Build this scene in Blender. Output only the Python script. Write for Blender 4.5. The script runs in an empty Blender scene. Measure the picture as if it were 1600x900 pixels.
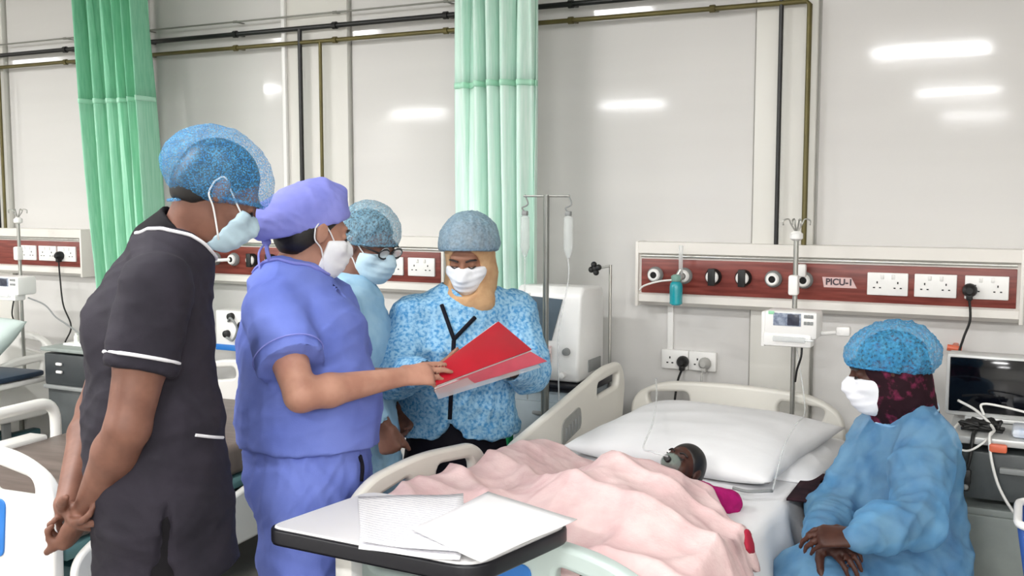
import bpy, bmesh, math, random
import numpy as np
from mathutils import Vector, Matrix, Euler

random.seed(7)
SC = bpy.context.scene
COL = SC.collection
# ------------------------------------------------------------ camera, light, exposure
cam = bpy.data.cameras.new('camera')
cam.sensor_width = 36.0
cam.lens = 36.0                      # 1600 px focal length on a 1600 px wide frame
cam.clip_start = 0.05
camo = bpy.data.objects.new('camera', cam)
camo.location = (0, 0, 1.62)
camo.rotation_euler = (math.radians(90 - 5.2), 0, math.radians(26.57))
COL.objects.link(camo)
SC.camera = camo

world = bpy.data.worlds.new('world')
SC.world = world
world.use_nodes = True
world.node_tree.nodes['Background'].inputs[0].default_value = (0.8, 0.85, 0.9, 1)
world.node_tree.nodes['Background'].inputs[1].default_value = 0.3
SC.view_settings.view_transform = 'Standard'
SC.view_settings.look = 'None'
SC.view_settings.gamma = 1.0
SC.view_settings.use_curve_mapping = False
SC.view_settings.exposure = 0.40
LIGHT_W = 62.0                       # watts of one ceiling fitting
CEIL = 3.05

# ------------------------------------------------------------ helpers
def lin(h):
    h = h.lstrip('#')
    c = [int(h[i:i + 2], 16) / 255 for i in (0, 2, 4)]
    return tuple((x / 12.92 if x <= .04045 else ((x + .055) / 1.055) ** 2.4) for x in c) + (1,)

MATS = {}
def mat(name, col='#ffffff', rough=.5, metal=0., spec=.5, var=0., vscale=20., col2=None, bump=0., bscale=80.,
        alpha=1., sss=0., trans=0., coat=0., stretch=(1, 1, 1), contrast=(.35, .65)):
    """procedural Principled material: colour mottled towards col2, optional fine bump"""
    if name in MATS: return MATS[name]
    m = bpy.data.materials.new(name); m.use_nodes = True
    nt = m.node_tree; N = nt.nodes; L = nt.links
    b = N['Principled BSDF']
    b.inputs['Roughness'].default_value = rough
    b.inputs['Metallic'].default_value = metal
    b.inputs['Specular IOR Level'].default_value = spec
    b.inputs['Alpha'].default_value = alpha
    b.inputs['Transmission Weight'].default_value = trans
    b.inputs['Coat Weight'].default_value = coat
    if sss:
        b.inputs['Subsurface Weight'].default_value = sss
        b.inputs['Subsurface Radius'].default_value = (.012, .005, .003)
    c1 = lin(col)
    tc = N.new('ShaderNodeTexCoord'); mp = N.new('ShaderNodeMapping')
    mp.inputs['Scale'].default_value = stretch
    L.new(tc.outputs['Object'], mp.inputs[0])
    if col2 or var:
        nz = N.new('ShaderNodeTexNoise'); nz.inputs['Scale'].default_value = vscale
        nz.inputs['Detail'].default_value = 4
        L.new(mp.outputs[0], nz.inputs['Vector'])
        rp = N.new('ShaderNodeValToRGB')
        rp.color_ramp.elements[0].position = contrast[0]; rp.color_ramp.elements[1].position = contrast[1]
        c2 = lin(col2) if col2 else tuple(x * (1 - var) for x in c1[:3]) + (1,)
        rp.color_ramp.elements[0].color = c2; rp.color_ramp.elements[1].color = c1
        L.new(nz.outputs['Fac'], rp.inputs[0]); L.new(rp.outputs[0], b.inputs['Base Color'])
    else:
        b.inputs['Base Color'].default_value = c1
    if bump:
        n2 = N.new('ShaderNodeTexNoise'); n2.inputs['Scale'].default_value = bscale; n2.inputs['Detail'].default_value = 3
        L.new(mp.outputs[0], n2.inputs['Vector'])
        bp = N.new('ShaderNodeBump'); bp.inputs['Strength'].default_value = bump; bp.inputs['Distance'].default_value = .01
        L.new(n2.outputs['Fac'], bp.inputs['Height']); L.new(bp.outputs[0], b.inputs['Normal'])
    MATS[name] = m
    return m

def sheer(name, col, opac, col2=None, vscale=40., rough=.75, weave=0.):
    """thin non-woven or net fabric: part of the light passes straight through the holes"""
    if name in MATS: return MATS[name]
    m = mat(name, col, rough=rough, spec=.2, col2=col2, vscale=vscale)
    nt = m.node_tree; N = nt.nodes; L = nt.links
    b = N['Principled BSDF']; out = N['Material Output']
    tr = N.new('ShaderNodeBsdfTransparent'); mx = N.new('ShaderNodeMixShader')
    tl = N.new('ShaderNodeBsdfTranslucent'); tl.inputs[0].default_value = lin(col)
    m2 = N.new('ShaderNodeMixShader'); m2.inputs[0].default_value = .25
    L.new(b.outputs[0], m2.inputs[1]); L.new(tl.outputs[0], m2.inputs[2])
    L.new(tr.outputs[0], mx.inputs[1]); L.new(m2.outputs[0], mx.inputs[2])
    L.new(mx.outputs[0], out.inputs[0])
    if weave:
        tc = N.new('ShaderNodeTexCoord'); nz = N.new('ShaderNodeTexNoise'); nz.inputs['Detail'].default_value = 3
        nz.inputs['Scale'].default_value = weave
        L.new(tc.outputs['Object'], nz.inputs['Vector'])
        mr = N.new('ShaderNodeMapRange')
        mr.inputs[1].default_value = .32; mr.inputs[2].default_value = .68
        mr.inputs[3].default_value = max(opac - .28, 0); mr.inputs[4].default_value = min(opac + .28, 1)
        L.new(nz.outputs['Fac'], mr.inputs[0]); L.new(mr.outputs[0], mx.inputs[0])
    else:
        mx.inputs[0].default_value = opac
    return m

def V(*a): return np.array(a, float)
def nrm(v):
    v = np.asarray(v, float); return v / (np.linalg.norm(v) + 1e-12)

def spline(pts, n=8):
    """Catmull-Rom through the points"""
    P = [np.asarray(p, float) for p in pts]
    P = [2 * P[0] - P[1]] + P + [2 * P[-1] - P[-2]]
    out = []
    for i in range(1, len(P) - 2):
        for k in range(n):
            t = k / n
            out.append(.5 * (2 * P[i] + (P[i + 1] - P[i - 1]) * t + (2 * P[i - 1] - 5 * P[i] + 4 * P[i + 1] - P[i + 2]) * t * t
                             + (3 * P[i] - P[i - 1] - 3 * P[i + 1] + P[i + 2]) * t ** 3))
    out.append(P[-2])
    return out

def rpoly(pts, r, n=5):
    """polygon with rounded corners; r may be a list"""
    out = []; N = len(pts)
    for i in range(N):
        p = V(*pts[i]); a = V(*pts[i - 1]); b = V(*pts[(i + 1) % N])
        ri = r[i] if isinstance(r, (list, tuple)) else r
        da, db = a - p, b - p
        ri = min(ri, .48 * np.linalg.norm(da), .48 * np.linalg.norm(db))
        pa, pb = p + nrm(da) * ri, p + nrm(db) * ri
        if ri < 1e-5: out.append(tuple(p)); continue
        for k in range(n + 1):
            t = k / n
            out.append(tuple((1 - t) ** 2 * pa + 2 * t * (1 - t) * p + t * t * pb))
    return out

class MB:
    """collects shapes (world coordinates) that become ONE mesh object"""
    def __init__(s): s.v = []; s.f = []
    def add(s, v, f):
        o = len(s.v); s.v += [tuple(map(float, p)) for p in v]; s.f += [tuple(i + o for i in q) for q in f]; return s
    def box(s, c, d, b=0., rot=(0, 0, 0), seg=2):
        bm = bmesh.new(); bmesh.ops.create_cube(bm, size=1)
        for v in bm.verts: v.co = Vector((v.co.x * d[0], v.co.y * d[1], v.co.z * d[2]))
        if b: bmesh.ops.bevel(bm, geom=bm.edges[:], offset=min(b, .49 * min(d)), segments=seg, profile=.5, affect='EDGES')
        R = Euler(rot).to_matrix() if not isinstance(rot, Matrix) else rot
        bm.verts.index_update()
        vv = [R @ v.co + Vector(c) for v in bm.verts]; ff = [[v.index for v in f.verts] for f in bm.faces]
        bm.free(); return s.add(vv, ff)
    def span(s, a, b_, bev=0.):
        a, b_ = V(*a), V(*b_); return s.box((a + b_) / 2, np.abs(b_ - a), bev)
    def tube(s, pts, r, n=8, close=False, flat=None):
        P = [np.asarray(p, float) for p in pts]; m = len(P)
        R = r if isinstance(r, (list, tuple, np.ndarray)) else [r] * m
        rings = []; prev = None
        for i in range(m):
            if close: t = nrm(P[(i + 1) % m] - P[i - 1])
            else: t = nrm(P[min(i + 1, m - 1)] - P[max(i - 1, 0)])
            if prev is None:
                a = V(0, 0, 1) if abs(t[2]) < .9 else V(1, 0, 0)
                u = nrm(np.cross(t, a))
            else:
                u = nrm(prev - t * np.dot(prev, t))
            prev = u; w = np.cross(t, u)
            fl = flat or (1, 1)
            rings.append([P[i] + R[i] * (fl[0] * u * math.cos(2 * math.pi * k / n) + fl[1] * w * math.sin(2 * math.pi * k / n)) for k in range(n)])
        vv = [p for q in rings for p in q]; ff = []
        for i in range(m if close else m - 1):
            j = (i + 1) % m
            for k in range(n):
                ff.append((i * n + k, i * n + (k + 1) % n, j * n + (k + 1) % n, j * n + k))
        if not close:
            ff.append(tuple(range(n))[::-1]); ff.append(tuple((m - 1) * n + k for k in range(n)))
        return s.add(vv, ff)
    def cyl(s, a, b, r, n=16, r2=None): return s.tube([a, b], [r, r if r2 is None else r2], n)
    def lathe(s, prof, c, ax=(0, 0, 1), n=20):
        """prof: list of (radius, height along ax)"""
        ax = nrm(ax); a = V(0, 0, 1) if abs(ax[2]) < .9 else V(1, 0, 0)
        u = nrm(np.cross(ax, a)); w = np.cross(ax, u); c = V(*c)
        vv = []; ff = []
        for (r, h) in prof:
            for k in range(n):
                t = 2 * math.pi * k / n
                vv.append(c + ax * h + max(r, 1e-5) * (u * math.cos(t) + w * math.sin(t)))
        for i in range(len(prof) - 1):
            for k in range(n):
                ff.append((i * n + k, i * n + (k + 1) % n, (i + 1) * n + (k + 1) % n, (i + 1) * n + k))
        ff.append(tuple(range(n))[::-1]); ff.append(tuple((len(prof) - 1) * n + k for k in range(n)))
        return s.add(vv, ff)
    def sph(s, c, r, n=16, m=10):
        r = V(*r) if hasattr(r, '__len__') else V(r, r, r)
        vv = []; ff = []
        for i in range(m + 1):
            th = math.pi * i / m
            for k in range(n):
                ph = 2 * math.pi * k / n
                vv.append(V(*c) + r * V(math.sin(th) * math.cos(ph), math.sin(th) * math.sin(ph), -math.cos(th)))
        for i in range(m):
            for k in range(n): ff.append((i * n + k, i * n + (k + 1) % n, (i + 1) * n + (k + 1) % n, (i + 1) * n + k))
        return s.add(vv, ff)
    def plate(s, loops, t, bev, o, ux, uy):
        """flat plate from 2-D loops (first outline, then holes), thickness t, rounded edge bev"""
        cu = bpy.data.curves.new('tmp', 'CURVE'); cu.dimensions = '2D'; cu.fill_mode = 'BOTH'
        cu.extrude = max(t / 2 - bev, 0.0001); cu.bevel_depth = bev; cu.bevel_resolution = 2; cu.offset = -bev
        for lp in loops:
            sp = cu.splines.new('POLY'); sp.points.add(len(lp) - 1); sp.use_cyclic_u = True
            for i, p in enumerate(lp): sp.points[i].co = (p[0], p[1], 0, 1)
        ob = bpy.data.objects.new('tmp', cu); COL.objects.link(ob)
        dg = bpy.context.evaluated_depsgraph_get()
        me = ob.evaluated_get(dg).to_mesh()
        ux, uy = nrm(ux), nrm(uy); un = np.cross(ux, uy); o = V(*o)
        vv = [o + ux * v.co.x + uy * v.co.y + un * v.co.z for v in me.vertices]
        ff = [tuple(p.vertices) for p in me.polygons]
        ob.evaluated_get(dg).to_mesh_clear()
        bpy.data.objects.remove(ob); bpy.data.curves.remove(cu)
        return s.add(vv, ff)
    def grid(s, fn, nu, nv, wrap=False):
        vv = [fn(i / nu, j / nv) for j in range(nv + 1) for i in range(nu + 1)]
        ff = [(j * (nu + 1) + i, j * (nu + 1) + i + 1, (j + 1) * (nu + 1) + i + 1, (j + 1) * (nu + 1) + i) for j in range(nv) for i in range(nu)]
        return s.add(vv, ff)

def put(name, mb, m, parent=None, sharp=35, solid=0., weld=False, sub=0):
    v = np.array(mb.v)
    if parent is None:
        o = np.array([(v[:, 0].min() + v[:, 0].max()) / 2, (v[:, 1].min() + v[:, 1].max()) / 2, v[:, 2].min()])
    else:
        q = parent; o = np.zeros(3)
        while q is not None: o += np.array(q.location); q = q.parent
    me = bpy.data.meshes.new(name)
    me.from_pydata((v - o).tolist(), [], mb.f)
    bm = bmesh.new(); bm.from_mesh(me)
    if weld: bmesh.ops.remove_doubles(bm, verts=bm.verts, dist=1e-5)
    bmesh.ops.recalc_face_normals(bm, faces=bm.faces); bm.to_mesh(me); bm.free()
    me.update()
    me.shade_smooth()
    if sharp < 180: me.set_sharp_from_angle(angle=math.radians(sharp))
    me.materials.append(m)
    ob = bpy.data.objects.new(name, me); COL.objects.link(ob)
    if parent is None: ob.location = o
    else: ob.parent = parent
    if solid:
        md = ob.modifiers.new('solid', 'SOLIDIFY'); md.thickness = solid; md.offset = 0
    if sub:
        md = ob.modifiers.new('sub', 'SUBSURF'); md.levels = md.render_levels = sub
    return ob

def tag(o, label=None, cat=None, group=None, kind=None):
    if label: o['label'] = label
    if cat: o['category'] = cat
    if group: o['group'] = group
    if kind: o['kind'] = kind
    return o
def thing(name, label, cat, loc, group=None):
    o = bpy.data.objects.new(name, None); o.empty_display_size = .05
    o.location = loc; COL.objects.link(o); return tag(o, label, cat, group)
def struct(name, mb, m, sharp=35): return tag(put(name, mb, m, None, sharp), kind='structure')
def bend(pts, n=6): return spline(pts, n)
# ------------------------------------------------------------ room shell
M_wall = mat('glossy_cream_panel', '#dddbd8', rough=.07, spec=.34, var=.03, vscale=1.5, bump=.006, bscale=7, stretch=(.35, .35, 5))
M_pil = mat('cream_pilaster', '#e2e0d9', rough=.4, var=.04, vscale=2)
M_plaster = mat('grey_white_plaster', '#cfcec8', rough=.8, var=.04, vscale=3, bump=.05)
M_ceil = mat('white_ceiling', '#e6e6e2', rough=.9, var=.03, vscale=2)
M_floor = mat('grey_vinyl_floor', '#8d8a85', rough=.35, var=.12, vscale=6, bump=.02)
M_base = mat('grey_baseboard', '#9a9a98', rough=.5, var=.05)
X0, X1, Y0, Y1 = -9.6, 2.6, -13.0, 4.2
fl = struct('floor', MB().box(((X0 + X1) / 2, (Y0 + Y1) / 2, -.05), (X1 - X0 + .4, Y1 - Y0 + .4, .1)), M_floor)
ce = struct('ceiling', MB().box(((X0 + X1) / 2, (Y0 + Y1) / 2, CEIL + .05), (X1 - X0 + .4, Y1 - Y0 + .4, .1)), M_ceil)
wb = struct('wall_back', MB().box(((X0 + X1) / 2, Y1 + .1, CEIL / 2), (X1 - X0, .2, CEIL)), M_plaster)
struct('wall_left', MB().box((X0 - .1, (Y0 + Y1) / 2, CEIL / 2), (.2, Y1 - Y0, CEIL)), M_plaster)
struct('wall_right', MB().box((X1 + .1, (Y0 + Y1) / 2, CEIL / 2), (.2, Y1 - Y0, CEIL)), M_plaster)
struct('wall_front', MB().box(((X0 + X1) / 2, Y0 - .1, CEIL / 2), (X1 - X0, .2, CEIL)), M_plaster)
struct('baseboard_back', MB().box(((X0 + X1) / 2, Y1 - .012, .05), (X1 - X0, .02, .1), .004), M_base)
PIL = [(-8.35, -7.97), (-5.83, -5.45), (-3.35, -2.975), (-.99, -.75), (1.55, 1.93)]
for i, (a, b) in enumerate(PIL):
    struct('trim_%d' % (i + 1), MB().box(((a + b) / 2, Y1 - .02, CEIL / 2 + .05), (b - a, .04, CEIL - .1), .004), M_pil)
# glossy wall panels between the pilasters, joints recessed
edges = [X0] + [e for p in PIL for e in p] + [X1]
for i in range(0, len(edges), 2):
    a, b = edges[i] + .008, edges[i + 1] - .008
    for z0, z1 in ((.104, CEIL - .01),):
        put('wall_panel', MB().box(((a + b) / 2, Y1 - .006, (z0 + z1) / 2), (b - a, .012, z1 - z0), .003, seg=1), M_wall, wb)

# ------------------------------------------------------------ ceiling lights (behind and above the camera)
M_lamp_body = mat('white_lamp_housing', '#f0f0ee', rough=.5, var=.02)
def emit(name, col, s):
    if name in MATS: return MATS[name]
    m = bpy.data.materials.new(name); m.use_nodes = True; nt = m.node_tree
    e = nt.nodes.new('ShaderNodeEmission'); e.inputs[0].default_value = lin(col); e.inputs[1].default_value = s
    nt.links.new(e.outputs[0], nt.nodes['Material Output'].inputs[0]); MATS[name] = m; return m
M_tube = emit('lit_tube', '#f4f8ff', 9.0)
def ceiling_light(x, y, n):
    t = thing('ceiling_light', 'twin tube ceiling light %s' % n, 'ceiling light', (x, y, CEIL), 'ceiling lights')
    put('housing', MB().box((x, y, CEIL - .03), (1.0, .26, .06), .01), M_lamp_body, t)
    for dy in (-.06, .06):
        put('tube', MB().cyl((x - .45, y + dy, CEIL - .078), (x + .45, y + dy, CEIL - .078), .016, 10), M_tube, t)
    la = bpy.data.lights.new('lamp', 'AREA'); la.shape = 'RECTANGLE'; la.size = 1.0; la.size_y = .26; la.energy = LIGHT_W * ({0: .3, 1: .8, 2: .7}.get(i, .2) if j == 0 else 1.7)
    la.color = (1, .99, .985)
    lo = bpy.data.objects.new('lamp', la); COL.objects.link(lo); lo.parent = t; lo.location = (0, 0, -.1)
LR = ['over the far left beds', 'over the left aisle', 'over the middle aisle', 'over the right bed', 'near the right wall']
RN = ['row nearest the headwall', 'second row from the headwall', 'third row from the headwall', 'row by the far wall']
for j, y in enumerate((1.3, -2.0, -6.2, -10.8)):
    for i, x in enumerate((-9.0, -5.3, -2.95, -.85, 1.9)):
        if (i == 2 and j > 0) or (i == 1 and j > 2): continue
        ceiling_light(x, y, LR[i] + ', ' + RN[j])

# ------------------------------------------------------------ pipes on the wall
M_black = mat('black_painted_pipe', '#191919', rough=.35, var=.1)
M_brass = mat('dull_brass_pipe', '#6b6238', rough=.4, metal=.35, var=.25, vscale=8)
M_thin = mat('thin_grey_pipe', '#8f8f87', rough=.4, metal=.3, var=.1)
M_white = mat('white_plastic', '#ecebe6', rough=.35, var=.03, vscale=5)
M_wht2 = mat('bright_white_plastic', '#f6f5f2', rough=.3, var=.02, vscale=5)
YP = Y1 - .075
def pipe(name, label, pts, r, m, clips=(), cm=None):
    t = thing(name, label, 'pipe', tuple(pts[0]))
    put('run', MB().tube(pts, r, 10), m, t, 60)
    for c in clips:
        b = MB().box((c[0], (c[1] + Y1) / 2, c[2]), (.02, Y1 - c[1], r * .9), .002)
        b.lathe([(r * 1.5, -.011), (r * 1.5, .011)], c, (1, 0, 0), 10)
        put('clip', b, cm or m, t)
cx = [-8.6 + .62 * i for i in range(13)]
def jog(z, y=YP, dy=.0, x1=-.2):
    """horizontal run that steps out around each pilaster"""
    return [(X0 + .02, y, z), (x1, y, z)]
pipe('horizontal_pipe', 'long black pipe running along the top of the wall', jog(2.435, x1=1.6), .012, M_black, [(x, YP, 2.435) for x in cx])
pipe('horizontal_pipe', 'long dull brass pipe just below the black pipe along the wall', jog(2.366, x1=-.79) + [(-.777, YP, 2.353), (-.777, YP, 1.42)], .0105, M_brass, [(x, YP, 2.366) for x in cx])
pipe('horizontal_pipe', 'thin grey pipe above the black pipe along the wall', jog(2.497, x1=1.6), .0045, M_thin, [(x, YP, 2.497) for x in cx])
for x, w in ((-.885, 'right head unit'), (-3.232, 'middle head unit'), (-5.50, 'left head unit')):
    pipe('drop_pipe', 'black vertical pipe running down to the %s' % w, [(x, YP, 2.435), (x, YP, 1.42)], .0115 if x < -1 else .009, M_black)
for x, w in ((-3.109, 'middle head unit'), (-5.445, 'left head unit')):
    pipe('drop_pipe', 'dull brass vertical pipe running down to the %s' % w, [(x, YP, 2.366), (x, YP, 1.42)], .009, M_brass)
for x, w in ((-3.35, 'left of the black vertical pipe by the blue surgical cap'), (-4.27, 'right beside the dark green left curtain')):
    tag(put('conduit', MB().box((x, Y1 - .05, 2.1), (.022, .02, 1.35), .003), M_wht2), 'narrow white wall conduit %s' % w, 'conduit')

# ------------------------------------------------------------ bed head units
def wood_mat():
    m = mat('red_brown_veneer', '#8a4238', rough=.35, col2='#6c2a22', vscale=4, stretch=(1.5, 3, 18), bump=.02, bscale=12)
    return m
M_wood = wood_mat()
M_unit = mat('cream_metal_housing', '#eae6df', rough=.35, var=.03, vscale=3)
M_dark = mat('black_rubber', '#141414', rough=.5, var=.1)
M_chrome = mat('brushed_steel', '#b9b9b4', rough=.3, metal=.9, var=.1, vscale=30, stretch=(1, 1, .1))
M_hole = mat('dark_opening', '#0c0b0b', rough=.8, var=.1)
M_grey = mat('mid_grey_plastic', '#8d908f', rough=.5, var=.05)
M_red = mat('red_plastic', '#b5302c', rough=.4, var=.05)
ZU = 1.295; YF = 4.10
def head_unit(x0, x1, label, gas, socks):
    t = thing('bed_head_unit', label, 'bed head unit', ((x0 + x1) / 2, Y1, ZU - .13), 'wall head units over the beds')
    # cross-section (y,z) swept along x: cream body with an overhanging top and a recessed lower lip
    prof = [(Y1, ZU + .128), (YF - .012, ZU + .128), (YF - .012, ZU + .082), (YF + .004, ZU + .075), (YF + .004, ZU - .088), (YF - .006, ZU - .093),
            (YF - .006, ZU - .122), (YF + .03, ZU - .14), (Y1, ZU - .14)]
    b = MB(); n = len(prof)
    vv = [(x, p[0], p[1]) for x in (x0, x1) for p in prof]
    ff = [(i, (i + 1) % n, n + (i + 1) % n, n + i) for i in range(n)] + [tuple(range(n)), tuple(range(n, 2 * n))]
    b.add(vv, ff); put('housing', b, M_unit, t, 20)
    for x in (x0 - .006, x1 + .006):
        b = MB().span((x - .007, Y1, ZU - .142), (x + .007, YF - .014, ZU + .13), .003); put('end_cap', b, M_unit, t)
    put('fascia', MB().span((x0 + .012, YF + .006, ZU - .085), (x1 - .012, YF - .004, ZU + .058), .002), M_wood, t)
    put('rail', MB().span((x0 + .01, YF + .004, ZU + .066), (x1 - .01, YF - .008, ZU + .074), .002), M_chrome, t)
    for gx, kind in gas:
        o = put('gas_outlet', MB().lathe([(.034, 0), (.034, .012), (.030, .02), (.026, .024)], (gx, YF - .002, ZU - .008), (0, -1, 0), 20), M_dark if kind else M_grey, t)
        put('outlet_ring', MB().lathe([(.026, .02), (.026, .03), (.021, .036), (.014, .036), (.014, .026)], (gx, YF - .002, ZU - .008), (0, -1, 0), 20), M_wht2 if kind == 0 else M_chrome if kind == 1 else M_wht2, o)
        put('outlet_port', MB().lathe([(.0145, .0), (.0145, .033), (.01, .034)], (gx, YF - .002, ZU - .008), (0, -1, 0), 14), M_hole, o)
        if kind == 2:
            put('outlet_latch', MB().box((gx, YF - .038, ZU - .008), (.03, .012, .07), .004), M_dark, o)
    for sx in socks:
        o = put('socket_plate', MB().box((sx, YF - .008, ZU - .012), (.146, .012, .086), .003), M_wht2, t)
        h = MB()
        for k in (-.037, .037):
            for dx, dz, w, hh in ((0, .012, .004, .008), (-.011, -.008, .007, .004), (.011, -.008, .007, .004)):
                h.box((sx + k + dx, YF - .0145, ZU - .018 + dz), (w, .003, hh))
        tag(put('socket_slots', h, M_hole, o), kind='stuff')
        for k in (-.02, .02):
            put('switch', MB().box((sx + k, YF - .016, ZU + .016), (.012, .006, .018), .002, rot=(.15, 0, 0)), M_wht2, o)
    return t
G1 = [(-1.375, 0), (-1.25, 0), (-1.128, 2), (-1.005, 2), (-.885, 0), (-.765, 0)]
head_unit(-1.45, -.005, 'cream head unit with red wood panel above the child patient', G1, (-.456, -.288, -.115))
D2 = 2.405
head_unit(-1.45 - D2, -.005 - D2, 'cream head unit with red wood panel behind the four standing staff', [(g - D2, k) for g, k in G1], tuple(x - D2 for x in (-.456, -.288, -.115)))
D3 = 4.76
head_unit(-1.45 - D3, -.02 - D3, 'cream head unit with red wood panel at far left behind the grey uniform', [(g - D3, k) for g, k in G1], tuple(x - D3 for x in (-.456, -.288, -.13)))

def plug(label, x, y, z, pts, m, r=.0045):
    t = thing('power_plug', label, 'power plug', (x, y, z))
    put('plug_body', MB().lathe([(.024, 0), (.026, .012), (.022, .03), (.012, .042)], (x, y, z), (0, -1, 0), 16).box((x, y - .02, z - .022), (.022, .03, .03), .006), m, t)
    put('cord', MB().tube(bend([(x, y - .02, z - .03)] + pts, 6), r, 8), m, t, 180)
plug('black power plug and cord hanging to the patient monitor', -.17, YF - .014, ZU - .022,
     [(-.165, YF - .03, ZU - .13), (-.185, YF - .03, ZU - .2), (-.20, YF - .04, ZU - .28), (-.19, 3.95, ZU - .42)], M_dark)
plug('black power plug and cord hanging beside the grey uniform', -4.93, YF - .014, ZU - .022,
     [(-4.93, YF - .03, ZU - .14), (-4.90, YF - .04, ZU - .3), (-4.83, YF - .05, ZU - .42), (-4.8, YF - .12, ZU - .5)], M_dark)
# handwritten tape on the right unit
st = thing('bed_label', 'pink tape strip lettered PICU-1 on the red wood panel', 'label', (-.635, YF - .006, ZU - .035))
put('tape', MB().plate([[(-.062, .019), (.047, .019), (.068, -.021), (-.055, -.021)]], .001, 0, (-.635, YF - .006, ZU - .012), (1, 0, 0), (0, 0, 1)), mat('pale_pink_tape', '#e3c3c0', rough=.6, var=.08, vscale=30), st)
def text_mb(txt, size, o, ux, uy, t=.0006, shear=0.):
    cu = bpy.data.curves.new('tmp', 'FONT'); cu.body = txt; cu.size = size; cu.align_x = 'CENTER'; cu.align_y = 'CENTER'; cu.shear = shear
    cu.extrude = t / 2; cu.offset = .0012
    ob = bpy.data.objects.new('tmp', cu); COL.objects.link(ob)
    dg = bpy.context.evaluated_depsgraph_get(); me = ob.evaluated_get(dg).to_mesh()
    ux, uy = nrm(ux), nrm(uy); un = np.cross(ux, uy)
    b = MB().add([V(*o) + ux * v.co.x + uy * v.co.y + un * v.co.z for v in me.vertices], [tuple(p.vertices) for p in me.polygons])
    ob.evaluated_get(dg).to_mesh_clear(); bpy.data.objects.remove(ob); bpy.data.curves.remove(cu)
    return b
put('lettering', text_mb('PICU-1', .034, (-.633, YF - .0071, ZU - .012), (1, 0, 0), (0, 0, 1)), mat('grey_ink', '#55484f', rough=.7, var=.1), st)

# low wall sockets with conduit
t = thing('wall_socket', 'white double wall socket below the red panel with a switch', 'wall socket', (-1.25, Y1, .88))
for sx in (-1.31, -1.19):
    o = put('socket_plate', MB().box((sx, Y1 - .02, .922), (.118, .03, .082), .005), M_wht2, t)
    h = MB()
    for dx, dz, w, hh in ((-.02, .012, .005, .009), (-.031, -.01, .008, .005), (-.009, -.01, .008, .005)):
        h.box((sx + dx, Y1 - .0355, .918 + dz), (w, .003, hh))
    tag(put('socket_slots', h, M_hole, o), kind='stuff')
put('socket_conduit', MB().box((-1.335, Y1 - .018, 1.06), (.026, .012, .2), .003), M_wht2, t)
plug('black plug in the low wall socket above the headboard', -1.27, Y1 - .036, .917, [(-1.275, 4.1, .84), (-1.28, 4.08, .76), (-1.285, 4.08, .7)], M_dark, .005)
plug('pale grey plug in the low wall socket beside the black plug', -1.175, Y1 - .036, .917, [(-1.175, 4.11, .87), (-1.17, 4.1, .8), (-1.16, 4.1, .7)], mat('pale_grey_plug', '#b9b8b4', rough=.5, var=.04), .005)

# humidifier bottle on the right unit, with flow tube
M_teal = mat('teal_liquid_bottle', '#17a0ad', rough=.15, spec=.6, var=.12, vscale=12, coat=.4)
M_clear = mat('clear_plastic', '#eef2f2', rough=.1, spec=.6, alpha=.35, var=.02)
t = thing('humidifier_bottle', 'teal oxygen humidifier bottle hanging under the second gas outlet', 'bottle', (-1.265, YF - .07, ZU - .125))
put('bottle_body', MB().lathe([(.018, 0), (.026, .006), (.027, .075), (.024, .09), (.016, .098)], (-1.265, YF - .07, ZU - .125), (0, 0, 1), 20), M_teal, t)
put('bottle_cap', MB().lathe([(.02, .098), (.021, .1), (.021, .12), (.012, .126)], (-1.265, YF - .07, ZU - .125), (0, 0, 1), 16), mat('green_cap', '#7fa79a', rough=.4, var=.05), t)
put('flow_tube', MB().cyl((-1.25, YF - .06, ZU + .0), (-1.25, YF - .06, ZU + .12), .009, 12), M_clear, t)
put('valve', MB().cyl((-1.25, YF + .0, ZU - .008), (-1.25, YF - .075, ZU - .008), .012, 12).cyl((-1.265, YF - .07, ZU - .01), (-1.25, YF - .06, ZU + .02), .009), M_chrome, t)
put('outlet_hose', MB().tube(bend([(-1.265, YF - .075, ZU - .02), (-1.33, YF - .09, ZU - .028), (-1.40, YF - .08, ZU - .05), (-1.42, YF - .08, ZU - .07)], 6), .004, 8), M_white, t, 180)
t = thing('gas_adapter', 'white adapter pushed into the rightmost gas outlet', 'adapter', (-.765, YF - .04, ZU))
put('adapter_body', MB().box((-.768, YF - .045, ZU + .032), (.034, .03, .05), .008), M_wht2, t)
t = thing('gas_probe', 'white hose probe plugged in the gas outlet beside the blue cap', 'probe', (-3.66, YF - .04, ZU - .01))
put('probe_body', MB().tube([(-3.66, YF - .03, ZU - .008), (-3.72, YF - .05, ZU - .012), (-3.86, YF - .05, ZU - .012)], .009, 10), M_wht2, t)

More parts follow.
